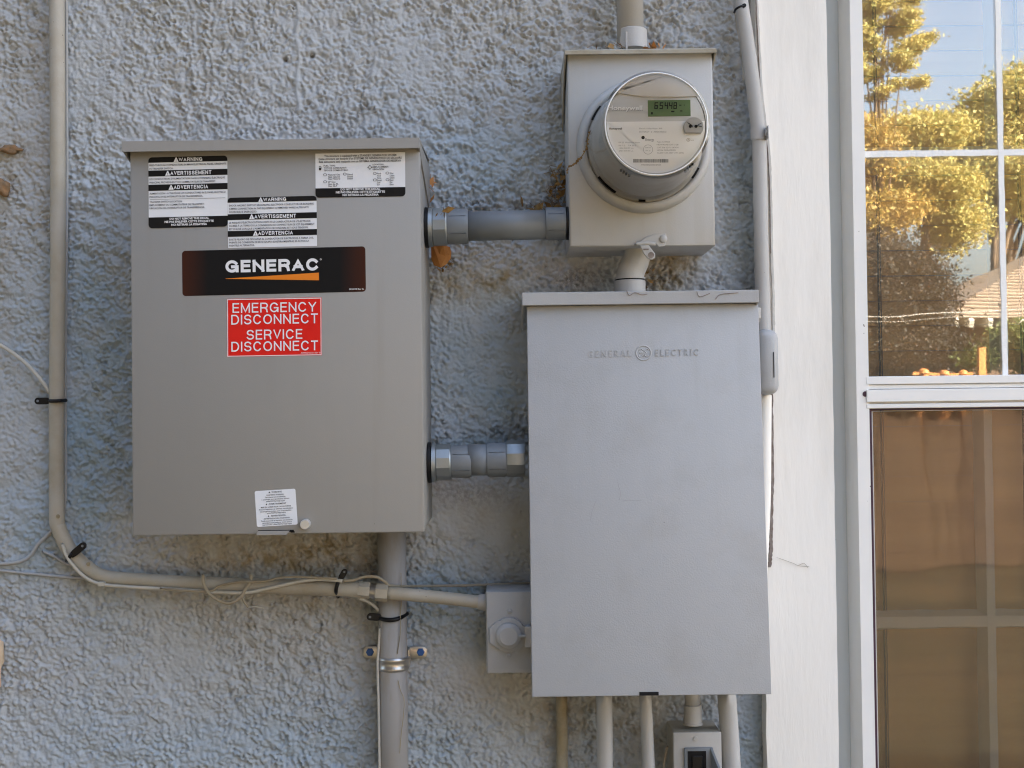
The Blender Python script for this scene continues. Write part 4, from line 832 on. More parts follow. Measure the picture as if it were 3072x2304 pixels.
# nipple between switch and meter socket
YN = -0.085
nip = thing('conduit_nipple', 'grey horizontal conduit joining the meter socket and the warm grey enclosure', 'conduit', W(1500, 677, YN), 'short conduits between the boxes')
P = lambda u, v: W(u, v, YN)
bm = nb(); lathe(bm, P(1400, 678.5), P(1645, 674) - P(1400, 678.5), [(0, pxm(44.5, YN)), ((P(1645, 674) - P(1400, 678.5)).length, pxm(44, YN))], 40); part('pipe', bm, 'pvc_grey', nip, smooth=True)
bm = nb(); coupling(bm, P(1342, 680), P(1405, 679), pxm(52.5, YN)); part('coupling', bm, 'pvc_grey', nip, auto=35)
bm = nb(); coupling(bm, P(1637, 671.5), P(1697, 670.5), pxm(48.5, YN)); part('coupling', bm, 'pvc_grey', nip, auto=35)
bm = nb(); hexpart(bm, P(1298, 682), P(1342, 681), pxm(57, YN)); lathe(bm, P(1287, 682.5), (1, 0, 0), [(0, pxm(59, YN)), (pxm(11.5, YN), pxm(58, YN))], 36); part('lock_nut', bm, 'galvanised', nip, auto=30)
bm = nb(); lathe(bm, Vector((sx1 - 0.0005, YN, P(1285, 683).z)), (1, 0, 0), [(0, pxm(61, YN)), (0.004, pxm(61, YN))], 36); part('gasket', bm, 'black_plastic', nip, auto=40)
bm = nb(); lathe(bm, Vector((mx0 - 0.003, YN, P(1698, 670).z)), (1, 0, 0), [(0, pxm(50, YN)), (0.0036, pxm(50, YN))], 36); part('gasket', bm, 'black_plastic', nip, auto=40)
# nipple between switch and panel
nip2 = thing('conduit_nipple', 'short stubby grey conduit low between the two large boxes', 'conduit', W(1437, 1382, YN), 'short conduits between the boxes')
bm = nb(); lathe(bm, P(1405, 1380), (1, 0, 0), [(0, pxm(47, YN)), (pxm(70, YN), pxm(47, YN))], 36); part('pipe', bm, 'pvc_grey', nip2, smooth=True)
bm = nb(); coupling(bm, P(1354, 1385), P(1414, 1383.5), pxm(48.5, YN)); part('coupling', bm, 'pvc_grey', nip2, auto=35)
bm = nb(); coupling(bm, P(1462, 1380), P(1520, 1378.5), pxm(51, YN)); part('coupling', bm, 'pvc_grey', nip2, auto=35)
bm = nb(); hexpart(bm, P(1308, 1387), P(1354, 1386), pxm(56, YN)); lathe(bm, P(1297, 1388), (1, 0, 0), [(0, pxm(59, YN)), (pxm(11.5, YN), pxm(58, YN))], 36); part('lock_nut', bm, 'galvanised', nip2, auto=30)
bm = nb(); hexpart(bm, P(1520, 1376), P(1575, 1375), pxm(55, YN), 10); part('lock_nut', bm, 'galvanised', nip2, auto=30)
bm = nb(); lathe(bm, Vector((sx1 - 0.0005, YN, P(1290, 1388).z)), (1, 0, 0), [(0, pxm(61, YN)), (0.004, pxm(61, YN))], 36); part('gasket', bm, 'black_plastic', nip2, auto=40)
# offset between socket and panel
YO = -0.07
off = thing('offset_conduit', 'short crooked grey conduit between the meter socket and the panel below', 'conduit', W(1890, 870, YO))
bm = nb(); tube(bm, [W(1912, 720, YO), W(1912, 752, YO), W(1908, 780, YO), W(1893, 815, YO), W(1890, 838, YO), W(1890, 850, YO)], lambda t: pxm(39 + 4 * t, YO), 32); part('bend', bm, 'conduit_paint', off, smooth=True)
bm = nb(); lathe(bm, W(1890, 880, YO), (0, 0, 1), [(0, pxm(47, YO)), (pxm(36, YO), pxm(47, YO)), (pxm(38, YO), pxm(45, YO))], 36); lathe(bm, W(1890, 838, YO), (0, 0, 1), [(0, pxm(46, YO)), (pxm(5, YO), pxm(46, YO))], 36); part('coupling', bm, 'conduit_paint', off, auto=40)
bm = nb(); lathe(bm, W(1890, 842, YO), (0, 0, 1), [(0, pxm(44, YO)), (pxm(4.5, YO), pxm(44, YO))], 36); part('gasket', bm, 'black_plastic', off)
# main conduit under the switch
YV = -0.027
mainc = thing('main_conduit', 'thick stained grey conduit running down below the warm grey enclosure', 'conduit', W(1186, 2304, YV))
pa, pb = W(1175, 1590, YV), W(1186, 2700, YV)
bm = nb(); lathe(bm, pa + Vector((0, 0, 0.02)), pb - pa, [(0, pxm(43, YV)), ((pb - pa).length, pxm(43, YV))], 40); part('pipe', bm, 'conduit_main', mainc, smooth=True)
bm = nb(); tube(bm, [W(u, v, YV - 0.0197) for u, v in ((1203, 1720), (1204, 1800), (1201, 1850), (1202, 1890), (1196, 1935), (1192, 1962))], 0.0006, 5, 8); part('rust_run', bm, 'conduit_stained', mainc)
bm = nb(); tube(bm, [W(u, v, YV - 0.0199) for u, v in ((1194, 2040), (1201, 2070), (1212, 2100), (1210, 2150), (1204, 2200), (1199, 2260))], 0.0005, 5, 8); part('rust_run', bm, 'conduit_stained', mainc)
strap = thing('pipe_strap', 'silver two hole strap with blue screws round the thick conduit', 'strap', W(1181, 1988, YV))
cs = W(1181, 1988, YV); rs = pxm(43, YV) + 0.0009; hh = pxm(20, YV)
bm = nb(); N = 40; rows = []
prof = [(-hh, 0.0), (-hh * .85, 0.0012), (-hh * .55, 0.0016), (-hh * .35, 0.0004), (hh * .35, 0.0004), (hh * .55, 0.0016), (hh * .85, 0.0012), (hh, 0.0)]
for k in range(N + 1):
    a_ = math.pi + math.pi * k / N; dd = Vector((math.cos(a_), math.sin(a_), 0))
    rows.append([bm.verts.new(cs + dd * (rs + o) + Vector((0, 0, h_))) for h_, o in prof])
for k in range(N):
    for q in range(len(prof) - 1): bm.faces.new((rows[k][q], rows[k + 1][q], rows[k + 1][q + 1], rows[k][q + 1]))
bmesh.ops.recalc_face_normals(bm, faces=bm.faces[:]); part('band', bm, 'strap_metal', strap, smooth=True)
for (u0, u1, us) in ((1091, 1140, 1110), (1226, 1281, 1262)):
    b0, b1 = W(u0, 1957, -0.006), W(u1, 1957, -0.006)
    bm = nb(); prism(bm, [Vector((b0.x + (b1.x - b0.x) * a_, -0.0075, b0.z + pxm(18, 0) * c_)) for a_, c_ in ((0.0, -.5), (.1, -.85), (.25, -1), (.75, -1), (.9, -.85), (1, -.5), (1, .5), (.9, .85), (.75, 1), (.25, 1), (.1, .85), (0, .5))], Vector((0, 0.003, 0)), 0.0008); part('ear', bm, 'strap_metal', strap, auto=40)
    xi = cs.x + (-rs if us < 1181 else rs)
    bm = nb(); box(bm, xi - 0.001, xi + 0.001, YV, -0.0045, cs.z - hh * .8, b0.z + pxm(16, 0)); part('leg', bm, 'strap_metal', strap)
    q = W(us, 1956, -0.0075); bm = nb(); lathe(bm, q, (0, -1, 0), [(0, 0.0058), (0.003, 0.0054), (0.0036, 0.0042)], 6); part('screw', bm, 'blue_screw', strap, label='blue hex head screw')
# old thin conduit on the left, bend, union, and run to the inlet box
YL = -0.022
lc = thing('thin_conduit', 'thin tan grey conduit running down the left, bending and running right', 'conduit', W(315, 1736, YL))
pth = [W(u, v, y) for u, v, y in ((171, -260, YL), (171, 0, YL), (173, 400, YL), (174, 768, YL), (170, 1250, YL), (171, 1540, YL), (177, 1585, YL), (194, 1625, YL), (222, 1668, YL), (262, 1704, YL), (312, 1731, -.023), (420, 1742, -.027), (602, 1752, -.036), (800, 1759, -.048), (995, 1765, -.058), (1085, 1770, -.061))]
bm = nb(); tube(bm, pth, pxm(22.5, YL), 20, 10); part('pipe', bm, 'conduit_old_paint', lc, smooth=True)
def nut(u0, v0, u1, v1, r, y=-0.0615, n=6, m='conduit_old_paint', parent=lc, nm='union_nut'):
    bm = nb(); hexpart(bm, W(u0, v0, y), W(u1, v1, y), pxm(r, y), n); part(nm, bm, m, parent, auto=25)
nut(1075, 1769, 1110, 1772, 25); nut(1127, 1776, 1163, 1779, 27)
bm = nb(); lathe(bm, W(1110, 1772, -.0615), W(1127, 1775, -.0615) - W(1110, 1772, -.0615), [(0, pxm(20, YL)), (0.008, pxm(22, YL))], 24); part('union_body', bm, 'strap_metal', lc)
bm = nb(); tube(bm, [W(1150, 1778, -.0615), W(1250, 1786, -.060), W(1350, 1796, -.054), W(1440, 1806, -.047), W(1470, 1809, -.046)], pxm(19, YL), 20); part('pipe', bm, 'conduit_old_paint', lc, smooth=True)
bm = nb(); lathe(bm, W(1432, 1805, -.047), W(1470, 1809, -.046) - W(1432, 1805, -.047), [(0, pxm(19.5, YL)), (0.005, pxm(24, YL)), (0.022, pxm(24, YL))], 28); part('box_hub', bm, 'conduit_paint', lc, auto=40)
for (u, v) in ((174, 1549), (265, 1692)):
    q = W(u, v, YL - 0.0108); bm = nb(); lathe(bm, q, (0, -1, 0), [(0, 0.0030), (0.0012, 0.0026)], 10); part('set_screw', bm, 'conduit_stained', lc)
# right conduit with its body beside the panel
YR = -0.05
rc = thing('side_conduit', 'grey conduit passing down beside the white trim behind the panel', 'conduit', W(2285, 1700, YR))
bm = nb(); tube(bm, [W(u, v, YR) for u, v in ((2185, -300), (2214, -60), (2222, 0), (2247, 166), (2268, 330), (2277, 420), (2280, 520), (2283, 700), (2288, 900), (2292, 1010))], pxm(21.5, YR), 24, 8); part('pipe', bm, 'conduit_paint', rc, smooth=True)
bm = nb(); tube(bm, [W(u, v, YR) for u, v in ((2296, 1170), (2295, 1300), (2293, 1500), (2284, 1700), (2276, 1900))], pxm(19, YR), 20, 8); part('pipe', bm, 'white_paint', rc, smooth=True)
cA, cB = W(2296, 990, YR - 0.01), W(2305, 1184, YR - 0.01)
bm = nb(); box(bm, W(2268, 1100, YR - .01).x, W(2331, 1100, YR - .01).x, YR - 0.030, YR + 0.022, cB.z, cA.z, 0.012, 5); lb = part('conduit_body', bm, 'panel_paint', rc, auto=50, label='grey rounded conduit body beside the panel')
bm = nb(); box(bm, W(2325.5, 1100, YR - .04).x, W(2327.5, 1100, YR - .04).x, YR - 0.0305, YR - 0.029, W(2326, 1132, YR - .04).z, W(2326, 1055, YR - .04).z); part('lid_gap', bm, 'black_hole', lb)
q = W(2276, 402, YR - 0.021)
bm = nb(); N = 20; rows = []
cs2 = W(2275, 404, YR)
for k in range(N + 1):
    a_ = math.radians(185 + 170 * k / N); dd = Vector((math.cos(a_), math.sin(a_), 0)); rows.append([bm.verts.new(cs2 + dd * (pxm(22.5, YR) + 0.0006) + Vector((0, 0, h_))) for h_ in (-0.008, 0.008)])
for k in range(N): bm.faces.new((rows[k][0], rows[k + 1][0], rows[k + 1][1], rows[k][1]))
part('strap_band', bm, 'conduit_paint', rc, smooth=True)
bm = nb(); box(bm, W(2294, 404, YR).x, W(2296.5, 404, YR).x, YR - 0.022, -0.031, W(2295, 424, YR).z, W(2295, 386, YR).z, 0.0005); lathe(bm, W(2296, 397, YR - 0.014), (1, 0, 0), [(0, 0.0045), (0.003, 0.0042)], 10); part('strap_ear', bm, 'conduit_paint', rc)
# conduits dropping out of the panel's underside
drops = [('conduit_stained', (1685, 2060), (1683, 2500), 17, -0.02, 'thin ochre stained conduit below the panel, leftmost of the row', 0),
         ('conduit_paint', (1812, 2060), (1813, 2500), 24, -0.055, 'pale grey conduit below the panel, second of the row', 0),
         ('conduit_paint', (1934, 2060), (1952, 2500), 18.5, -0.06, 'slim pale conduit leaning below the panel door slot', 0),
         ('conduit_paint', (2178, 2050), (2206, 2560), 28, -0.055, 'pale grey conduit below the panel beside the white trim', 0)]
for m_, (u0, v0), (u1, v1), r_, y_, lab, _ in drops:
    o = thing('drop_conduit', lab, 'conduit', W(u1, v1, y_), 'conduits dropping from the panel'); p0, p1 = W(u0, v0, y_), W(u1, v1, y_)
    bm = nb(); tube(bm, [p0, p0.lerp(p1, .5) + Vector((0.001, 0, 0)), p1], pxm(r_, y_), 24); part('pipe', bm, m_, o, smooth=True)

# ------------------------------------------------------------------ inlet box (left of the panel) and outlet box (bottom)
YB = -0.075
i0, i1 = W(1461, 1900, YB).x, W(1628, 1900, YB).x; iz1, iz0 = W(1530, 1775, YB).z, W(1530, 2019, YB).z
inlet = thing('inlet_box', 'grey weatherproof inlet box with round flip lid beside the panel', 'electrical box', ((i0 + i1) / 2, 0, iz0))
bm = nb(); box(bm, i0 - 0.0015, i1, YB + 0.004, 0.0, iz0 - 0.001, iz1 + 0.0005, 0.003); part('box_body', bm, 'panel_paint', inlet, auto=40)
bm = nb(); box(bm, i0, i1, YB, YB + 0.0042, iz0, iz1, 0.0012); part('cover_plate', bm, 'panel_paint', inlet, auto=40)
lidp = [(1468, 1885), (1480, 1873), (1495, 1866)] + [(1527 + 50 * math.cos(math.radians(a)), 1905 + 52 * math.sin(math.radians(a))) for a in range(-120, -20, 12)] + [(1590, 1872), (1590, 1944), (1566, 1937)] + [(1527 + 50 * math.cos(math.radians(a)), 1905 + 52 * math.sin(math.radians(a))) for a in range(36, 125, 12)] + [(1495, 1948), (1468, 1929)]
bm = nb(); prism(bm, [W(u, v, YB - 0.006) for u, v in lidp], Vector((0, 0.0059, 0)), 0.0015); lid = part('lid_plate', bm, 'panel_paint', inlet, auto=40)
q = W(1526, 1906, YB - 0.006); bm = nb(); lathe(bm, q, (0, -1, 0), [(-0.001, pxm(38, YB)), (0.005, pxm(37.5, YB)), (0.0075, pxm(33, YB)), (0.0085, pxm(28, YB)), (0.0092, pxm(26, YB)), (0.0095, pxm(4, YB))], 44); part('round_lid', bm, 'panel_paint', lid, auto=35)
q0, q1 = W(1556, 1905, YB - 0.014), W(1578, 1912, YB - 0.014); bm = nb(); box(bm, q0.x, q1.x, YB - 0.0155, YB - 0.008, q1.z, q0.z, 0.0005); part('lid_tab', bm, 'panel_paint', lid)
bm = nb(); box(bm, W(1574, 1900, YB).x, W(1604, 1900, YB).x, YB - 0.011, YB - 0.0062, W(1580, 1938, YB).z, W(1580, 1876, YB).z, 0.001); part('lid_hinge', bm, 'caulk', lid)
for (u, v) in ((1529, 1834), (1526, 1967)):
    q = W(u, v, YB); bm = nb(); lathe(bm, q, (0, -1, 0), [(0, 0.0036), (0.0012, 0.0034), (0.0018, 0.0022)], 16); s = part('cover_screw', bm, 'panel_paint', inlet, auto=40)
    bm = nb(); box(bm, q.x - 0.0018, q.x + 0.0018, q.y - 0.0021, q.y - 0.0017, q.z - 0.0004, q.z + 0.0004); part('screw_slot', bm, 'print_grey', s)

YQ = -0.07
o0, o1 = W(2019, 2230, YQ).x, W(2162, 2230, YQ).x; oz1 = W(2090, 2198, YQ).z; oz0 = oz1 - 0.125
outlet = thing('outlet_box', 'pale grey outlet box with open black socket below the panel', 'outlet', ((o0 + o1) / 2, 0, oz0))
bm = nb(); prism(bm, [Vector((o0, YQ + 0.003, oz1)), Vector((o0, 0.0, oz1 - 0.001)), Vector((o0, 0.0, oz0)), Vector((o0, YQ + 0.003, oz0))], Vector((o1 - o0, 0, 0)), 0.002); part('box_body', bm, 'conduit_old_paint', outlet)
bm = nb(); box(bm, o0 + 0.0006, o1 + 0.001, YQ - 0.001, YQ + 0.0034, oz0, oz1 + 0.0006, 0.0012); part('cover_plate', bm, 'conduit_paint', outlet, auto=40)
q = W(2087, 2216, YQ - 0.001); bm = nb(); lathe(bm, q, (0, -1, 0), [(0, 0.0032), (0.0014, 0.003)], 16); part('cover_screw', bm, 'conduit_paint', outlet, auto=40)
q0, q1 = W(2051, 2241, YQ), W(2138, 2241, YQ)
bm = nb(); box(bm, q0.x, q1.x, YQ - 0.006, YQ - 0.0012, oz0 + 0.012, q0.z, 0.0015); sk = part('receptacle_frame', bm, 'pvc_grey', outlet, auto=40)
bm = nb(); box(bm, q0.x + 0.0045, q1.x - 0.010, YQ - 0.0066, YQ - 0.0062, oz0 + 0.016, q0.z - 0.004); part('socket_opening', bm, 'black_hole', sk)
bm = nb(); box(bm, q0.x + 0.010, q0.x + 0.024, YQ - 0.0085, YQ - 0.0068, oz0 + 0.02, q0.z - 0.010, 0.001); part('socket_face', bm, 'black_plastic', sk)
bm = nb(); prism(bm, [Vector((q1.x - 0.004, YQ - 0.006, q1.z)), Vector((q1.x + 0.006, YQ - 0.03, q1.z - 0.03)), Vector((q1.x + 0.006, YQ - 0.03, oz0)), Vector((q1.x - 0.004, YQ - 0.006, oz0))], Vector((0.003, 0, 0))); part('flip_lid', bm, 'pvc_grey', outlet, label='grey flip lid hanging open')
bm = nb(); lathe(bm, W(2079, 2172, -0.045), (0, 0, 1), [(0, pxm(30, YQ)), (pxm(6, YQ), pxm(30, YQ)), (pxm(6.3, YQ), pxm(27.5, YQ)), (pxm(58, YQ), pxm(27.5, YQ)), (pxm(60, YQ), pxm(24, YQ))], 28); hb = part('hub', bm, 'conduit_paint', outlet, auto=40)
bm = nb(); lathe(bm, W(2077, 2114, -0.045), (0, 0, 1), [(0, pxm(23, YQ)), (pxm(60, YQ), pxm(23, YQ))], 28); part('pipe', bm, 'conduit_paint', outlet, smooth=True)

# ------------------------------------------------------------------ cables, clips, cable ties
def cable(name, pts, y, r, m, label, group=None, cat='cable'):
    pv = [W(u, v, (y if not callable(y) else y(i))) for i, (u, v) in enumerate(pts)]
    bm = nb(); tube(bm, pv, r, 8, 8); return single(name, bm, m, label, cat, pv[0], smooth=True, group=group)
cable('cable', [(199, -60), (200, 250), (201, 500), (199, 780), (196, 1100), (197, 1450), (192, 1540)], -0.008, 0.0022, 'cable_painted', 'thin painted cable along the right side of the thin conduit')
wire = thing('signal_cable', 'slack cream cable drooping in loops along the horizontal thin conduit', 'cable', W(615, 1770, -0.03))
for pts, r_, m_, y_ in (([(186, 1630), (200, 1668), (216, 1692), (250, 1728), (300, 1752), (390, 1761), (500, 1767), (640, 1776), (735, 1778), (800, 1766), (900, 1744), (960, 1738), (1028, 1743)], 0.0024, 'cable_white', lambda u: -0.036 - 0.038 * min(max((u - 320) / 700, 0), 1)),
                        ([(480, 1765), (620, 1774), (660, 1757), (720, 1745), (790, 1744), (840, 1733), (900, 1731), (1010, 1736)], 0.0016, 'cable_tan', lambda u: -0.04 - 0.038 * min(max((u - 320) / 700, 0), 1)),
                        ([(608, 1722), (612, 1755), (632, 1785), (668, 1806), (695, 1808), (722, 1790), (738, 1765), (752, 1742), (753, 1724)], 0.0023, 'cable_tan', -0.060),
                        ([(722, 1775), (730, 1800), (745, 1822)], 0.0016, 'cable_tan', -0.056), ([(745, 1822), (765, 1820), (792, 1825)], 0.0008, 'cable_white', -0.056),
                        ([(1028, 1743), (1060, 1740), (1095, 1730), (1130, 1731), (1155, 1745), (1175, 1757), (1260, 1758), (1400, 1756), (1600, 1749)], 0.0020, 'cable_tan', lambda u: -0.074 + 0.064 * min(max((u - 1130) / 160, 0), 1))):
    bm = nb(); tube(bm, [W(u, v, y_(u) if callable(y_) else y_) for u, v in pts], r_, 8, 8); part('strand', bm, m_, wire, smooth=True)
q = W(304, 1752, -0.038); bm = nb(); box(bm, q.x - 0.0045, q.x + 0.0045, q.y - 0.003, q.y + 0.014, q.z - 0.003, q.z + 0.003, 0.001); part('cable_clip', bm, 'cable_white', wire)
cable('cable', [(-60, 1000), (0, 1035), (40, 1060), (85, 1097), (115, 1130), (138, 1160), (148, 1180)], -0.018, 0.0026, 'cable_white', 'white cable curving in from the left edge to the black tie')
cable('cable', [(1075, 1793), (1098, 1802), (1120, 1816), (1140, 1836)], lambda i: (-.06, -.055, -.045, -.03)[i], 0.0022, 'cable_white', 'short cream cable slipping behind the thick conduit under the union')
cable('cable', [(1140, 1880), (1137, 1930), (1133, 2000), (1136, 2120), (1139, 2304), (1142, 2500)], -0.038, 0.0019, 'cable_white', 'thin white cable down the left side of the thick conduit')
cable('cable', [(-40, 1693), (30, 1690), (70, 1681), (95, 1662), (115, 1632), (145, 1604), (158, 1590)], -0.004, 0.0027, 'cable_painted', 'painted-over cable curving up to the bend from the left edge')
cable('cable', [(-40, 1708), (40, 1716), (130, 1725), (210, 1733), (270, 1736)], -0.004, 0.0021, 'cable_painted', 'painted-over cable running low from the left edge to the bend')
cable('cable', [(128, 1654), (160, 1668), (195, 1690), (215, 1697)], -0.005, 0.0021, 'cable_painted', 'short painted-over cable stub left of the bend')
cable('cable', [(2003, 2238), (1997, 2265), (1990, 2304), (1984, 2380)], -0.05, 0.0017, 'cable_tan', 'thin tan cable beside the outlet box at the bottom')
cable('cable', [(2202, 20), (2210, 70), (2222, 140), (2228, 190), (2230, 240)], -0.036, 0.0013, 'cable_white', 'thin pale cable along the top of the side conduit')

def tie(label, band, head, y, r=0.0026, hw=0.0048, hole=True):
    """cable tie: flat band and a mounting head with an eye"""
    o = thing('cable_tie', label, 'cable tie', W(*head[-1], y), 'black cable ties on the conduits')
    bm = nb(); tube(bm, [W(u, v, yy) for u, v, yy in band], r, 8, 8); part('band', bm, 'black_plastic', o, smooth=True)
    p0, p1 = W(*head[0], y), W(*head[1], y); d_ = (p1 - p0); L = d_.length; d_.normalize(); s = d_.cross(Vector((0, 1, 0))); pts = []
    for k, t in ((-1, 0), (-1, .3)): pts.append(p0 + d_ * L * t + s * hw * (-0.75 if t == 0 else -1))
    for k in range(9): a_ = -math.pi / 2 + math.pi * k / 8; pts.append(p1 + d_ * hw * math.cos(a_) + s * hw * math.sin(a_))
    pts += [p0 + d_ * L * .3 + s * hw, p0 + s * hw * .75]
    bm = nb(); prism(bm, pts, Vector((0, 0.004, 0)), 0.0008); hd = part('head', bm, 'black_plastic', o)
    if hole: bm = nb(); lathe(bm, p1 + Vector((0, -0.0001, 0)), (0, -1, 0), [(0, hw * .36), (0.0003, hw * .36)], 10); part('eye', bm, 'pvc_grey', hd)
tie('black cable tie round the vertical thin conduit on the left', [(146, 1203, -0.03), (165, 1203, -0.0345), (180, 1202, -0.0345), (198, 1201, -0.02)], ((148, 1203), (113, 1203)), -0.024)
tie('black cable tie across the bend of the thin conduit', [(200, 1682, -0.02), (206, 1674, -0.034), (216, 1662, -0.036)], ((212, 1668), (247, 1638)), -0.036)
tie('black cable tie standing on the horizontal conduit left of the union', [(1014, 1790, -0.05), (1008, 1774, -0.070), (1012, 1752, -0.073), (1021, 1733, -0.070)], ((1020, 1738), (1033, 1716)), -0.073, hw=0.004)
tie('black cable tie sagging round the thick conduit', [(1128, 1851, -0.03), (1150, 1858, -0.0455), (1175, 1860, -0.0495), (1200, 1854, -0.044), (1222, 1840, -0.027)], ((1142, 1853), (1110, 1851)), -0.042, r=0.003)
tie('thin black tie at the top of the side conduit', [(2203, 37, -0.055), (2207, 28, -0.068), (2220, 20, -0.073), (2235, 16, -0.07)], ((2228, 18), (2234, 15)), -0.073, r=0.0016, hw=0.0026, hole=False)

# ------------------------------------------------------------------ leaf, nests, litter
bm = nb(); lp = [(1293, 742), (1300, 736), (1330, 735), (1350, 741), (1354, 758), (1352, 775), (1340, 792), (1322, 803), (1302, 796), (1294, 778)]
prism(bm, [W(u, v, -0.045 + 0.00035 * abs(u - 1322)) for u, v in lp], Vector((0, 0.0006, 0)))
for (u0, v0, u1, v1) in ((1322, 736, 1324, 800), (1330, 745, 1348, 765)): tube(bm, [W(u0, v0, -0.0462), W(u1, v1, -0.0455)], 0.0004, 5)
single('dry_leaf', bm, 'dry_leaf', 'orange brown dry leaf wedged under the upper horizontal conduit', 'leaf', W(1322, 800, -0.045))
def clump(name, uv, y, n, spread, m, label, cat, size=0.004, kind=None, seed=0):
    r = random.Random(seed); bm = nb(); c0 = W(*uv, y)
    for _ in range(n):
        p = c0 + Vector((r.gauss(0, spread[0]), r.uniform(-0.008, 0.006), r.gauss(0, spread[1])))
        d_ = Vector((r.gauss(0, 1), r.gauss(0, .5), r.gauss(0, 1))).normalized(); L = size * r.uniform(0.5, 2.2)
        if r.random() < 0.55: tube(bm, [p - d_ * L, p + d_ * L], 0.0004, 5)
        else:
            s = d_.cross(Vector((r.gauss(0, 1), r.gauss(0, 1), r.gauss(0, 1)))).normalized() * L * 0.5
            vs_ = [bm.verts.new(q) for q in (p - d_ * L, p + s, p + d_ * L, p - s)]; bm.faces.new(vs_)
    o = single(name, bm, m, label, cat, c0)
    if kind: o['kind'] = kind
    return o
clump('leaf_litter', (1668, 575), -0.016, 90, (0.006, 0.017), 'debris', 'dry leaf litter caught beside the meter socket', 'leaf litter', kind='stuff', seed=1)
clump('leaf_litter', (1640, 628), -0.03, 60, (0.016, 0.004), 'debris', 'dry leaf litter lying on the upper horizontal conduit by the socket', 'leaf litter', kind='stuff', seed=2)
clump('leaf_litter', (1292, 560), -0.02, 9, (0.003, 0.009), 'dry_leaf', 'reddish leaf bits behind the right edge of the warm grey enclosure', 'leaf litter', kind='stuff', seed=3)
clump('leaf_litter', (1332, 640), -0.11, 5, (0.006, 0.002), 'debris', 'few twigs on the lock nut of the upper horizontal conduit', 'leaf litter', size=0.005, kind='stuff', seed=4)
clump('leaf_litter', (1835, 142), -0.09, 14, (0.012, 0.003), 'debris', 'twigs lying on the hood of the meter socket', 'leaf litter', kind='stuff', seed=5)
clump('leaf_litter', (1955, 143), -0.09, 14, (0.007, 0.002), 'dry_leaf', 'rusty leaf crumbs on the hood right of the mast conduit', 'leaf litter', kind='stuff', seed=6)
clump('leaf_litter', (1345, 800), -0.02, 26, (0.005, 0.005), 'debris', 'dark crumbs stuck to the stucco below the dry leaf', 'leaf litter', size=0.0025, kind='stuff', seed=8)
clump('leaf_litter', (1940, 850), -0.03, 30, (0.006, 0.012), 'debris', 'dry crumbs on the panel top right of the crooked conduit', 'leaf litter', size=0.003, kind='stuff', seed=9)
# cobweb strand with bits hanging beside the meter
web = thing('cobweb', 'dirty cobweb strand with crumbs hanging from the left side of the meter', 'cobweb', W(1705, 505, -0.13))
bm = nb(); wp = [(1773, 390), (1764, 412), (1760, 440), (1751, 460), (1738, 478), (1722, 494), (1706, 500), (1700, 520)]; rr_ = random.Random(3)
tube(bm, [W(u, v, -0.14) for u, v in wp], 0.0006, 5, 6)
for _ in range(40):
    k = rr_.randrange(len(wp) - 1); t = rr_.random(); u = wp[k][0] + (wp[k + 1][0] - wp[k][0]) * t + rr_.gauss(0, 2); v = wp[k][1] + (wp[k + 1][1] - wp[k][1]) * t + rr_.gauss(0, 2)
    c_ = W(u, v, -0.14); bmesh.ops.create_icosphere(bm, subdivisions=1, radius=rr_.uniform(0.0006, 0.0016), matrix=Matrix.Translation(c_))
part('strand', bm, 'debris', web)
web = thing('cobweb', 'wisp of brown cobweb on the white trim', 'cobweb', W(2400, 1695, -0.033))
for pts in ([(2330, 1672), (2380, 1690), (2396, 1697), (2428, 1700)], [(2396, 1696), (2412, 1690), (2424, 1703)]): bm = nb(); tube(bm, [W(u, v, -0.0315) for u, v in pts], 0.00025, 5, 6); part('strand', bm, 'cable_tan', web)
web = thing('cobweb', 'dark web threads across the drip lip of the panel', 'cobweb', W(2120, 885, -0.13))
for pts in ([(1880, 872), (1888, 886), (1905, 878), (1925, 884), (1942, 882)], [(2090, 874), (2100, 890), (2130, 880)], [(2145, 899), (2160, 884), (2190, 880), (2215, 878)]):
    bm = nb(); tube(bm, [W(u, v, -0.1288) for u, v in pts], 0.00045, 5, 6); part('strand', bm, 'crack_dirt', web)
def lump(name, uv, y, r, m, label, cat, sc=(1, 0.6, 1), seed=0, group=None):
    q = W(*uv, y); bm = nb(); bmesh.ops.create_icosphere(bm, subdivisions=3, radius=1.0); rr = random.Random(seed); ph = [rr.uniform(0, 6) for _ in range(6)]
    for v in bm.verts:
        k = 1 + 0.25 * math.sin(4 * v.co.x + ph[0]) * math.sin(5 * v.co.z + ph[1]) + rr.gauss(0, 0.07); v.co = Vector((v.co.x * sc[0], v.co.y * sc[1], v.co.z * sc[2])) * r * k + q
    return single(name, bm, m, label, cat, q, smooth=True, group=group)
lump('mud_nest', (30, 448), -0.004, 0.009, 'nest_mud', 'rusty brown mud wasp nest on the wall, upper at the left edge', 'nest', (1.7, 0.4, 0.75), 1, 'mud nests on the wall')
lump('mud_nest', (6, 565), -0.005, 0.011, 'nest_mud', 'dark rusty mud wasp nest on the wall, lower at the left edge', 'nest', (1.0, 0.6, 1.1), 2, 'mud nests on the wall')
lump('peeling_patch', (-14, 1985), -0.006, 0.012, 'peach_block', 'pale peach patch of peeling material at the lower left edge', 'patch', (0.9, 0.5, 3.6), 3)

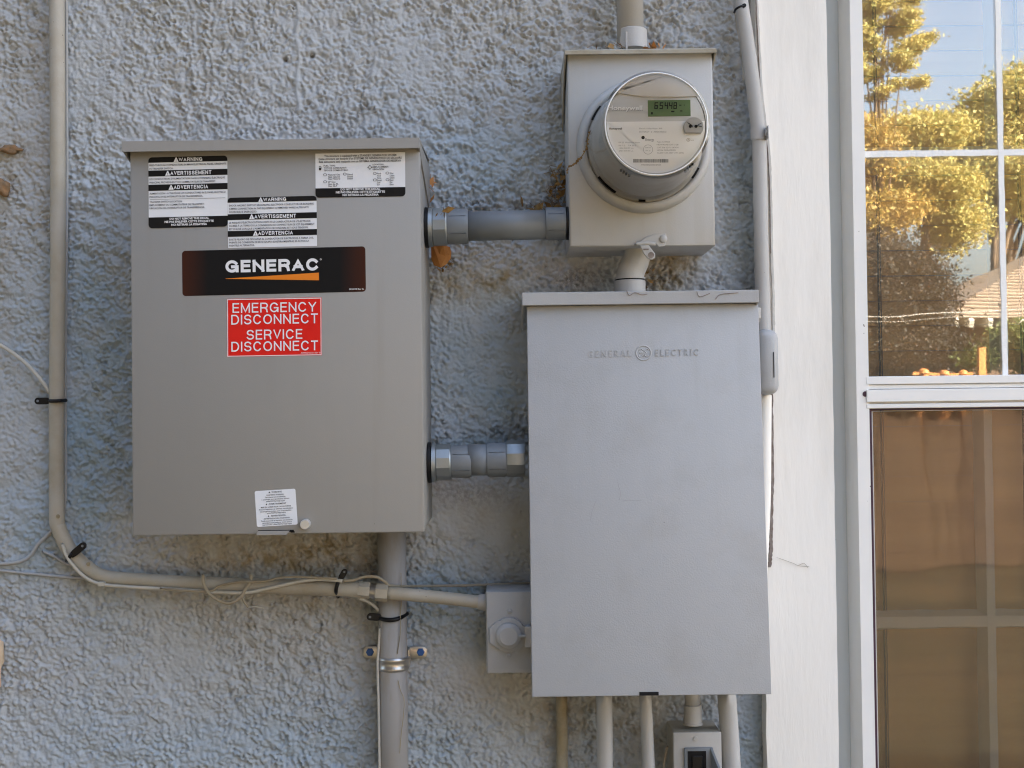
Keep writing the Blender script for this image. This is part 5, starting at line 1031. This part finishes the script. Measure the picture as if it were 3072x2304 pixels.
# ------------------------------------------------------------------ the yard the window mirrors
def leaves(name, blobs, n, size, m, parent, seed, clump_r=0.35, per=40):
    r = np.random.default_rng(seed); cs_ = []
    wts = np.array([b[1][0] * b[1][1] * b[1][2] for b in blobs]) ** 0.67; wts /= wts.sum()
    nc = max(1, n // per)
    for _ in range(nc):
        c_, rad = blobs[r.choice(len(blobs), p=wts)]; d_ = r.standard_normal(3); d_ /= np.linalg.norm(d_); cs_.append(np.array(c_) + d_ * np.array(rad) * r.random() ** 0.35)
    cs_ = np.array(cs_); idx = r.integers(0, nc, n)
    pos = cs_[idx] + r.standard_normal((n, 3)) * clump_r * np.array([1, 1, 0.55])
    a_ = r.standard_normal((n, 3)); a_ /= np.linalg.norm(a_, axis=1)[:, None]; b_ = np.cross(a_, r.standard_normal((n, 3))); b_ /= np.linalg.norm(b_, axis=1)[:, None]
    s = size * (0.6 + 0.8 * r.random((n, 1))); v = np.stack([pos - a_ * s, pos + b_ * s * .55, pos + a_ * s, pos - b_ * s * .55], 1).reshape(-1, 3) - np.array(rootloc(parent))
    me = bpy.data.meshes.new(name); me.vertices.add(len(v)); me.vertices.foreach_set('co', v.astype(np.float32).ravel())
    me.loops.add(4 * n); me.loops.foreach_set('vertex_index', np.arange(4 * n, dtype=np.int32)); me.polygons.add(n); me.polygons.foreach_set('loop_start', np.arange(0, 4 * n, 4, dtype=np.int32))
    me.update(calc_edges=True); me.materials.append(MATS[m]); o = bpy.data.objects.new(name, me); COL.objects.link(o); o.parent = parent; return o
def tree(label, base, blobs, n, size, m, trunk_r, top, seed, limbs=6, group='trees across the yard', clump_r=0.35):
    base = Vector(base); t = thing('tree', label, 'tree', base, group); rr = random.Random(seed)
    top = Vector(top); mid = base.lerp(top, 0.5) + Vector((rr.uniform(-.15, .15), rr.uniform(-.15, .15), 0)); bm = nb()
    tube(bm, [base, mid, top], lambda q: trunk_r * (1.15 - 0.85 * q), 12, 8)
    for k in range(limbs):
        q = 0.35 + 0.6 * k / limbs; s = base.lerp(top, q); c_, rad = blobs[rr.randrange(len(blobs))]; e = Vector(c_) + Vector((rr.uniform(-.6, .6) * rad[0], rr.uniform(-.6, .6) * rad[1], rr.uniform(-.5, .5) * rad[2]))
        tube(bm, [s, s.lerp(e, .5) + Vector((0, 0, .15)), e], lambda z: trunk_r * 0.42 * (1 - .75 * z), 7, 5)
    part('trunk', bm, 'bark', t, smooth=True); leaves('crown', blobs, n, size, m, t, seed, clump_r); return t
def blob(u, v, dist, ru, rv, rd): p = RFL(u, v, dist); k = (dist + 1.75) / F_PX; return ((p.x, p.y, p.z), (ru * k, rd, rv * k))
def foot(u, dist): p = RFL(u, 1152, dist); return (p.x, p.y, 0)
rl = random.Random(77); pads = []
for k in range(60):                                   # branch pads, longer towards the bottom, leaving gaps of sky between
    v_ = -330 + 600 * (k / 59.0); reach = 34 + 74 * (k / 59.0) ** 0.7; side = rl.choice((-1, 1)); t_ = rl.uniform(0.1, 1.0)
    pads.append(blob(2648 + side * reach * t_ * 1.25, v_ + rl.uniform(-14, 14) - 10 * t_, 15.5, rl.uniform(16, 40), rl.uniform(5, 13), rl.uniform(.2, .5)))
tree('tall slender golden tree with layered branches across the yard', foot(2640, 15.5), pads, 40000, 0.026, 'leaf_gold', 0.045, RFL(2630, -330, 15.5), 21, limbs=12, clump_r=0.06)
tree('broad golden tree with rounded crown beyond the neighbour roof', foot(2985, 22), [blob(3030, 330, 22, 110, 90, 1.8), blob(2930, 420, 22, 90, 80, 1.6), blob(3120, 310, 22, 130, 110, 1.8), blob(2980, 520, 22, 130, 60, 1.6), blob(3060, 600, 22, 70, 26, 1.2)], 60000, 0.042, 'leaf_gold', 0.16, RFL(2970, 350, 22), 22, clump_r=0.2)
tree('middling golden tree beside the rounded golden crown', foot(2760, 19), [blob(2690, 430, 19, 90, 60, 1.3), blob(2780, 430, 19, 60, 56, 1.3), blob(2680, 540, 19, 110, 60, 1.3), blob(2800, 570, 19, 90, 50, 1.3), blob(2860, 680, 19, 50, 70, 1.0)], 50000, 0.036, 'leaf_gold', 0.10, RFL(2760, 430, 19), 23, clump_r=0.17)
tree('amber leafed tree low on the left of the row', foot(2570, 16), [blob(2560, 470, 16, 80, 90, 1.2), blob(2650, 640, 16, 90, 40, 1.0), blob(2560, 680, 16, 80, 70, 1.0)], 26000, 0.034, 'leaf_amber', 0.08, RFL(2560, 430, 16), 24, clump_r=0.15)
tree('bare orange stemmed tree behind the neighbour roof', foot(3040, 24), [blob(3090, 620, 24, 80, 30, 1.2), blob(3170, 560, 24, 120, 100, 1.4)], 12000, 0.045, 'leaf_amber', 0.15, RFL(3030, 600, 24), 25, clump_r=0.2)
tree('dusky bush-like tree with near-black leaves across the yard', foot(2700, 14.5), [blob(2620, 860, 14.5, 110, 150, 1.0), blob(2740, 900, 14.5, 70, 130, .8), blob(2720, 1060, 14.5, 150, 60, 1.0), blob(2500, 950, 14.5, 170, 200, 1.0)], 120000, 0.024, 'leaf_dark', 0.06, RFL(2700, 860, 14.5), 26, clump_r=0.18)
tree('green shrubby tree under the neighbour eave', foot(3050, 12.5), [blob(3060, 1030, 12.5, 50, 60, .6), blob(3120, 1060, 12.5, 80, 60, .6), blob(2950, 1080, 12.5, 40, 22, .3)], 14000, 0.024, 'leaf_green', 0.03, RFL(3060, 1030, 12.5), 27, clump_r=0.10)
for i, (x, y, h, lab) in enumerate(((-7, -13, 8.5, 'tall amber tree standing far to the left across the yard'), (-1.5, -19, 10, 'tall amber tree standing straight across the yard'), (-13, -9, 8, 'tall amber tree at the left end of the yard'))):
    tree(lab, (x, y, 0), [((x, y, h * .72), (2.3, 2.3, 2.0)), ((x + 1.2, y + .5, h * .55), (1.8, 1.8, 1.3)), ((x - 1.3, y, h * .5), (1.8, 1.8, 1.4)), ((x, y, h * .92), (1.4, 1.4, 1.2))], 12000, 0.10, 'leaf_amber', 0.2, (x, y, h * .85), 40 + i, clump_r=0.45)

for i, (x, y, h, lab) in enumerate(((-4.6, -3.2, 7.5, 'added dark evergreen blocking sky light, nearest the house at the left'), (-6.2, -6.0, 8.5, 'added dark evergreen blocking sky light, second from the house at the left'), (-5.0, -9.0, 8.0, 'added dark evergreen blocking sky light, third from the house at the left'), (-2.6, -7.2, 9.5, 'added dark evergreen blocking sky light, left of centre across the yard'), (-0.4, -8.6, 10, 'added dark evergreen blocking sky light, straight across from the boxes'))):  # unseen trees added to cut sky light from the left and front
    tree(lab, (x, y, 0), [((x, y, h * .35), (1.7, 1.7, 1.9)), ((x, y, h * .6), (1.4, 1.4, 1.8)), ((x, y, h * .85), (0.8, 0.8, 1.2))], 16000, 0.13, 'leaf_dark', 0.16, (x, y, h * .95), 60 + i, group='unseen evergreens added to block sky light', clump_r=0.3)
# neighbour's house: hip roof with exposed rafter tails
nhD = 15.5
e0 = RFL(2838, 950, nhD); e1 = RFL(3420, 905, nhD)
nh = thing('neighbour_house', 'low neighbouring house with tan shingle roof and white rafter tails', 'house', (e0.x + 3, e0.y - 3, 0))
ez = e0.z; rx0 = e0.x; run = 7.0; dep = 6.0; rise = 1.45
A_, B_, C_, D_ = Vector((rx0, e0.y, ez)), Vector((rx0 + run, e0.y, ez)), Vector((rx0 + run, e0.y - dep, ez)), Vector((rx0, e0.y - dep, ez)); R1, R2 = Vector((rx0 + dep / 2, e0.y - dep / 2, ez + rise)), Vector((rx0 + run - dep / 2, e0.y - dep / 2, ez + rise))
bm = nb(); vv = [bm.verts.new(p) for p in (A_, B_, C_, D_, R1, R2)]
for f in ((0, 1, 5, 4), (1, 2, 5), (2, 3, 4, 5), (3, 0, 4), (3, 2, 1, 0)): bm.faces.new([vv[i] for i in f])
bmesh.ops.recalc_face_normals(bm, faces=bm.faces[:]); roof = part('roof', bm, 'shingles', nh)
for k in range(26):
    t = 0.02 + k / 26.6; h_ = 0.012
    a_ = A_.lerp(R1, t) + Vector((0, 0.02, 0.012)); b_ = B_.lerp(R2, t) + Vector((0, 0.02, 0.012)); bm = nb(); prism(bm, [a_, b_, b_ + Vector((0, -.03, .010)), a_ + Vector((0, -.03, .010))], Vector((0, 0.014, 0.006))); part('shingle_course', bm, 'shingles', roof)
bm = nb(); box(bm, rx0 + 0.55, rx0 + run - .5, e0.y - dep + .5, e0.y - 0.55, 0, ez + 0.02); part('wall', bm, 'neighbour_wall', nh)
for k in range(9):
    x = rx0 + 0.12 + k * 0.23; bm = nb(); prism(bm, [Vector((x, e0.y - 0.02, ez - .004)), Vector((x, e0.y + 0.03, ez - .05)), Vector((x, e0.y - .02, ez - 0.15)), Vector((x, e0.y - .5, ez - 0.10)), Vector((x, e0.y - .5, ez - .004))], Vector((0.06, 0, 0))); part('rafter_tail', bm, 'rafter_white', nh)
# utility wires
for (v0, v1, r_, lab) in ((946, 925, 0.0035, 'upper utility wire crossing the yard'), (962, 938, 0.0016, 'lower thin utility wire crossing the yard')):
    a_, b_ = RFL(2400, v0 + 8, 11), RFL(3400, v1 - 25, 11); bm = nb(); tube(bm, [a_, a_.lerp(b_, .35) + Vector((0, 0, -0.03)), b_], r_, 6, 12); single('utility_wire', bm, 'wire_alu', lab, 'wire', a_, smooth=True)
# low orange fence and post
og = thing('orange_fence', 'low orange wooden rail fence with round capped posts', 'fence', foot(2800, 10))
pz = RFL(2800, 1118, 10).z
for u in (2772, 2831, 2888):
    p = RFL(u, 1113, 10); bm = nb(); lathe(bm, (p.x, p.y, 0), (0, 0, 1), [(0, 0.035), (p.z - 0.035, 0.035), (p.z - 0.03, 0.05), (p.z, 0.04), (p.z + 0.012, 0.015)], 14); part('post', bm, 'orange_paint', og)
pa, pb = RFL(2740, 1121, 10), RFL(2920, 1121, 10); bm = nb(); box(bm, pa.x, pb.x, pa.y - .02, pa.y + .02, pz - .03, pz - .005); part('rail', bm, 'orange_paint', og)
p = RFL(2946, 1045, 10.5); bm = nb(); box(bm, p.x - .035, p.x + .035, p.y - .03, p.y + .03, 0, p.z, .004); single('orange_post', bm, 'orange_paint', 'upright orange post in front of the shrubs', 'post', (p.x, p.y, 0))
# board fence along the back of the yard
fe = thing('board_fence', 'brown board fence closing the yard', 'fence', (3.5, -9.2, 0))
bm = nb(); box(bm, -0.068, 0.068, -0.01, 0.01, 0, 1.35, 0.003, 1); bme = bpy.data.meshes.new('board'); bm.to_mesh(bme); bm.free(); bme.materials.append(MATS['fence_wood'])
for k in range(46):
    o = bpy.data.objects.new('board', bme); COL.objects.link(o); o.parent = fe; o.location = (-3.2 + k * 0.143, random.uniform(-.006, .006), 0.03); o.rotation_euler = (0, random.uniform(-.008, .008), 0); o.scale = (1, 1, random.uniform(.97, 1.03))
for zz in (0.35, 1.1): bm = nb(); box(bm, 0.2, 6.9, -9.25, -9.215, zz, zz + .09); part('rail', bm, 'fence_wood', fe)
